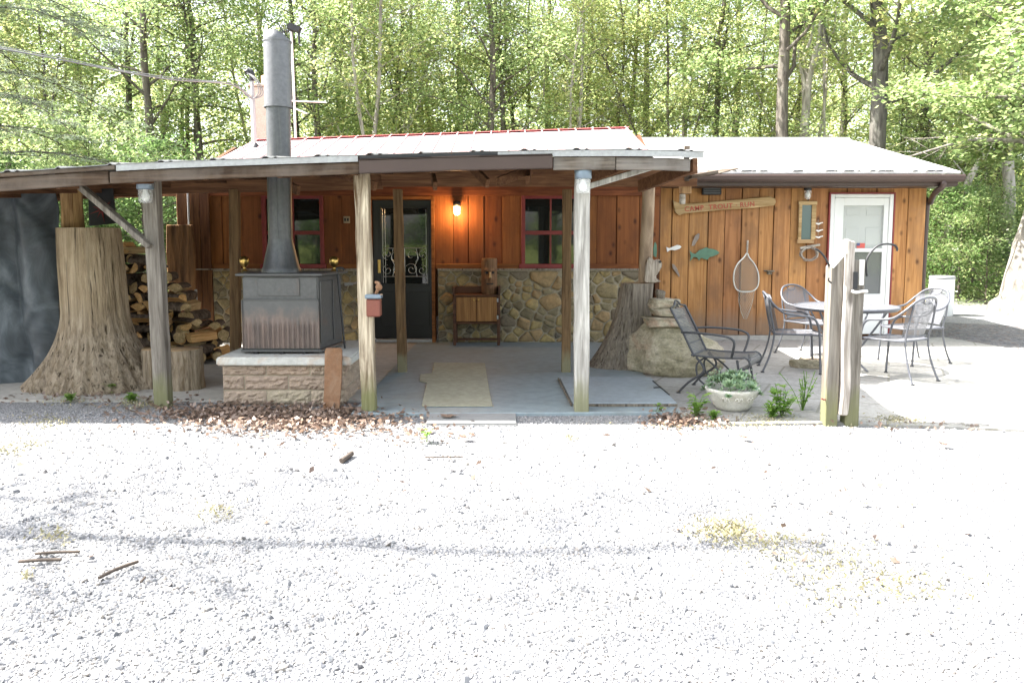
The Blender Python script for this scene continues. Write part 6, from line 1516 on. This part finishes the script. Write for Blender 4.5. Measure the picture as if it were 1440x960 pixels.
def gravelmat():
    t = NT('gravel_stone'); c = t.ramp(t.rnd, [(0, (.15, .152, .16)), (.16, (.22, .222, .232)), (.4, (.30, .30, .306)), (.7, (.38, .378, .378)), (.94, (.29, .265, .24)), (1, (.10, .10, .105))])
    n = t.noise(t.map((1, 1, 1)), 45, 3); c = t.hsv(c, .5, 1, t.ramp(n, [(.3, .8), (.7, 1.15)])); return t.fin(c, .9, 0, .2)
V, Fc = stones_np(80000, np.random.default_rng(3)); link('gravel', npmesh('gravel', V, Fc, gravelmat()), None, (0, 0, 0), 'loose pale grey gravel covering the yard', 'gravel', None, 'stuff')
# ================================================================= REMAINING PIECES
g = G(1327, 436); Yb_ = 15.5; x = gx(1325, Yb_); bl = thing('white_barrel', 'white plastic barrel standing on the drive beyond the wing corner', 'barrel', (x, Yb_, 0)); rB = .5*(gx(1341, Yb_)-gx(1309, Yb_)); zt = A(0, 389, Yb_).z
m = MB(); m.lathe([(rB*.95, 0), (rB, .02), (rB, zt*.3), (rB*1.03, zt*.32), (rB, zt*.34), (rB, zt*.66), (rB*1.03, zt*.68), (rB, zt*.7), (rB, zt-.03), (rB*.96, zt)], (x, Yb_, 0), 24); m.build('body', M['barrel'], bl)
m = MB(); m.lathe([(rB*1.02, zt-.04), (rB*1.04, zt-.03), (rB*1.04, zt+.012), (rB*.95, zt+.018), (rB*.9, zt+.006), (.001, zt+.006)], (x, Yb_, 0), 24); m.build('lid_ring', M['flash'], bl)
def shaded_drivemat():  # gravel and leaves, with the trees' shade darkened into the colour
    t = NT('shade_toned_drive_gravel'); v = t.vor(t.map((1, 1, 1), off=False), 26); n = t.noise(t.map((1, 1, 1), off=False), 3, 6, .7)
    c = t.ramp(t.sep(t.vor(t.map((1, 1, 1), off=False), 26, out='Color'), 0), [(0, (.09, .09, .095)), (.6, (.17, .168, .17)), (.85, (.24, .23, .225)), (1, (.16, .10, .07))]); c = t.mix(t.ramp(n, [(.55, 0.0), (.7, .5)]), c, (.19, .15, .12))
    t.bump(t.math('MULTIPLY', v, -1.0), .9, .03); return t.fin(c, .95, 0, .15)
m = MB(); m.prism([Vector((p.x, p.y, .008)) for p in (G(1296, 484), G(1345, 494), G(1400, 495), G(1460, 493), G(1520, 480), G(1500, 462), G(1440, 459), G(1380, 456), G(1330, 454), G(1294, 458))], (0, 0, -.05)); m.build('drive', shaded_drivemat(), kind='structure')  # darker sheet added over the drive, standing in for tree shade
# service mast, antenna, cable
Ym = 12.5; o = thing('service_mast', 'grey electric service mast standing on the red roof', 'mast', tuple(A(358, 206, Ym))); m = MB(); m.tube([A(359, 212, Ym), A(356.5, 150, Ym), A(354.5, 112, Ym)], .028, 10); m.build('pipe', M['pvc'], o)
m = MB(); c = A(359, 206, Ym); m.lathe([(.10, -.08), (.085, -.02), (.045, .03), (.03, .05)], c, 16); m.build('roof_boot', M['irondark'], o)
m = MB(); c = A(352, 104, Ym); m.tube(catmull([A(354.5, 114, Ym), A(354, 104, Ym), A(350, 100, Ym), A(346, 102, Ym-.05)], 4), [.04, .042, .044, .045, .046, .046, .045, .044, .043, .042, .04, .035, .03], 10); m.build('weatherhead', M['irondark'], o)
m = MB()
for k in range(3): m.tube(catmull([A(347, 102, Ym-.05), A(358+k*2, 112, Ym-.1), A(364+k*3, 128+k*2, Ym-.1), A(356, 139, Ym-.1), A(345, 134-k, Ym-.1), A(341, 125, Ym-.12)], 5), .008, 5)
m.build('drip_loop', M['cable'], o)
cp = [A(-30, 63, 9.5), A(80, 83, 10.0), A(150, 97, 10.5), A(240, 112, 11.2), A(300, 116, 11.8), A(328, 120, 12.1), A(345, 131, 12.3), A(354, 137, Ym-.03)]
m = MB(); m.tube(catmull(cp, 6), .010, 6); m.tube(catmull([p+Vector((0, .02, .02+.01*(i % 2))) for i, p in enumerate(cp)], 6), .006, 5); tag(m.build('power_cable', M['cable']), 'sagging twisted power cable running to the service mast', 'cable')
Yn = 13.6; o = thing('tv_antenna', 'white antenna mast with crossbar and dark head behind flue', 'antenna', tuple(A(415, 190, Yn))); m = MB(); m.tube([A(416, 200, Yn), A(413, 120, Yn), A(409.5, 45, Yn)], .02, 8); m.build('mast', M['white'], o)
m = MB(); m.tube([A(406, 142, Yn), A(458, 144, Yn)], .013, 6); m.tube([A(413, 152, Yn), A(432, 160, Yn)], .016, 6); m.build('crossbar', M['white'], o)
m = MB(); a = A(414, 40, Yn); m.box(a, (.20, .14, .10), Matrix.Rotation(.35, 3, 'Y')); m.tube([A(420, 45, Yn), A(421, 62, Yn)], .02, 6)
for k in range(7): c = A(395+k*2.6, 46-k*.6, Yn); m.tube([c+Vector((-.02, 0, .11)), c+Vector((.02, 0, -.11))], .008, 5)
m.tube([A(392, 47, Yn), A(412, 42, Yn)], .01, 5); m.build('antenna_head', M['irondark'], o)
# ================================================================= CAMERA, LIGHT
cam = bpy.data.cameras.new('camera'); co = bpy.data.objects.new('camera', cam); COL.objects.link(co); S.camera = co
co.location = (0, 0, CAMZ); co.rotation_euler = (R(90)-PITCH, 0, 0); cam.sensor_width = 36; cam.lens = F/1440*36; cam.clip_end = 1200; cam.clip_start = .05
cam.shift_y = (YP-480)/1440
EL, AZ = R(52), R(4)      # the sun stands to the left, a little behind the cabin front
sv = Vector((-math.cos(AZ)*math.cos(EL), math.sin(AZ)*math.cos(EL), math.sin(EL)))
sun = bpy.data.lights.new('sun', 'SUN'); sun.energy = 4.6; sun.angle = R(.55); sun.color = (1, .965, .91); so = bpy.data.objects.new('sun', sun); COL.objects.link(so); so.rotation_euler = sv.to_track_quat('Z', 'Y').to_euler()
W = bpy.data.worlds.new('World'); S.world = W; W.use_nodes = True; nt = W.node_tree; bg = nt.nodes['Background']; sky = nt.nodes.new('ShaderNodeTexSky'); sky.sky_type = 'NISHITA'; sky.sun_disc = False
sky.sun_elevation = EL; sky.sun_rotation = math.atan2(sv.x, sv.y); sky.air_density = 1.0; sky.dust_density = 3.0; sky.ozone_density = 1.0
hs = nt.nodes.new('ShaderNodeHueSaturation'); hs.inputs['Saturation'].default_value = .38; nt.links.new(sky.outputs[0], hs.inputs['Color']); nt.links.new(hs.outputs[0], bg.inputs[0]); bg.inputs[1].default_value = .14
S.view_settings.view_transform = 'Standard'; S.view_settings.look = 'None'; S.view_settings.gamma = 1; S.view_settings.exposure = 2.4; S.view_settings.use_curve_mapping = False
S.render.engine = 'CYCLES'; c = S.cycles; c.max_bounces = 8; c.diffuse_bounces = 4; c.glossy_bounces = 3; c.transmission_bounces = 4; c.transparent_max_bounces = 12; c.use_denoising = True; c.caustics_reflective = False; c.caustics_refractive = False
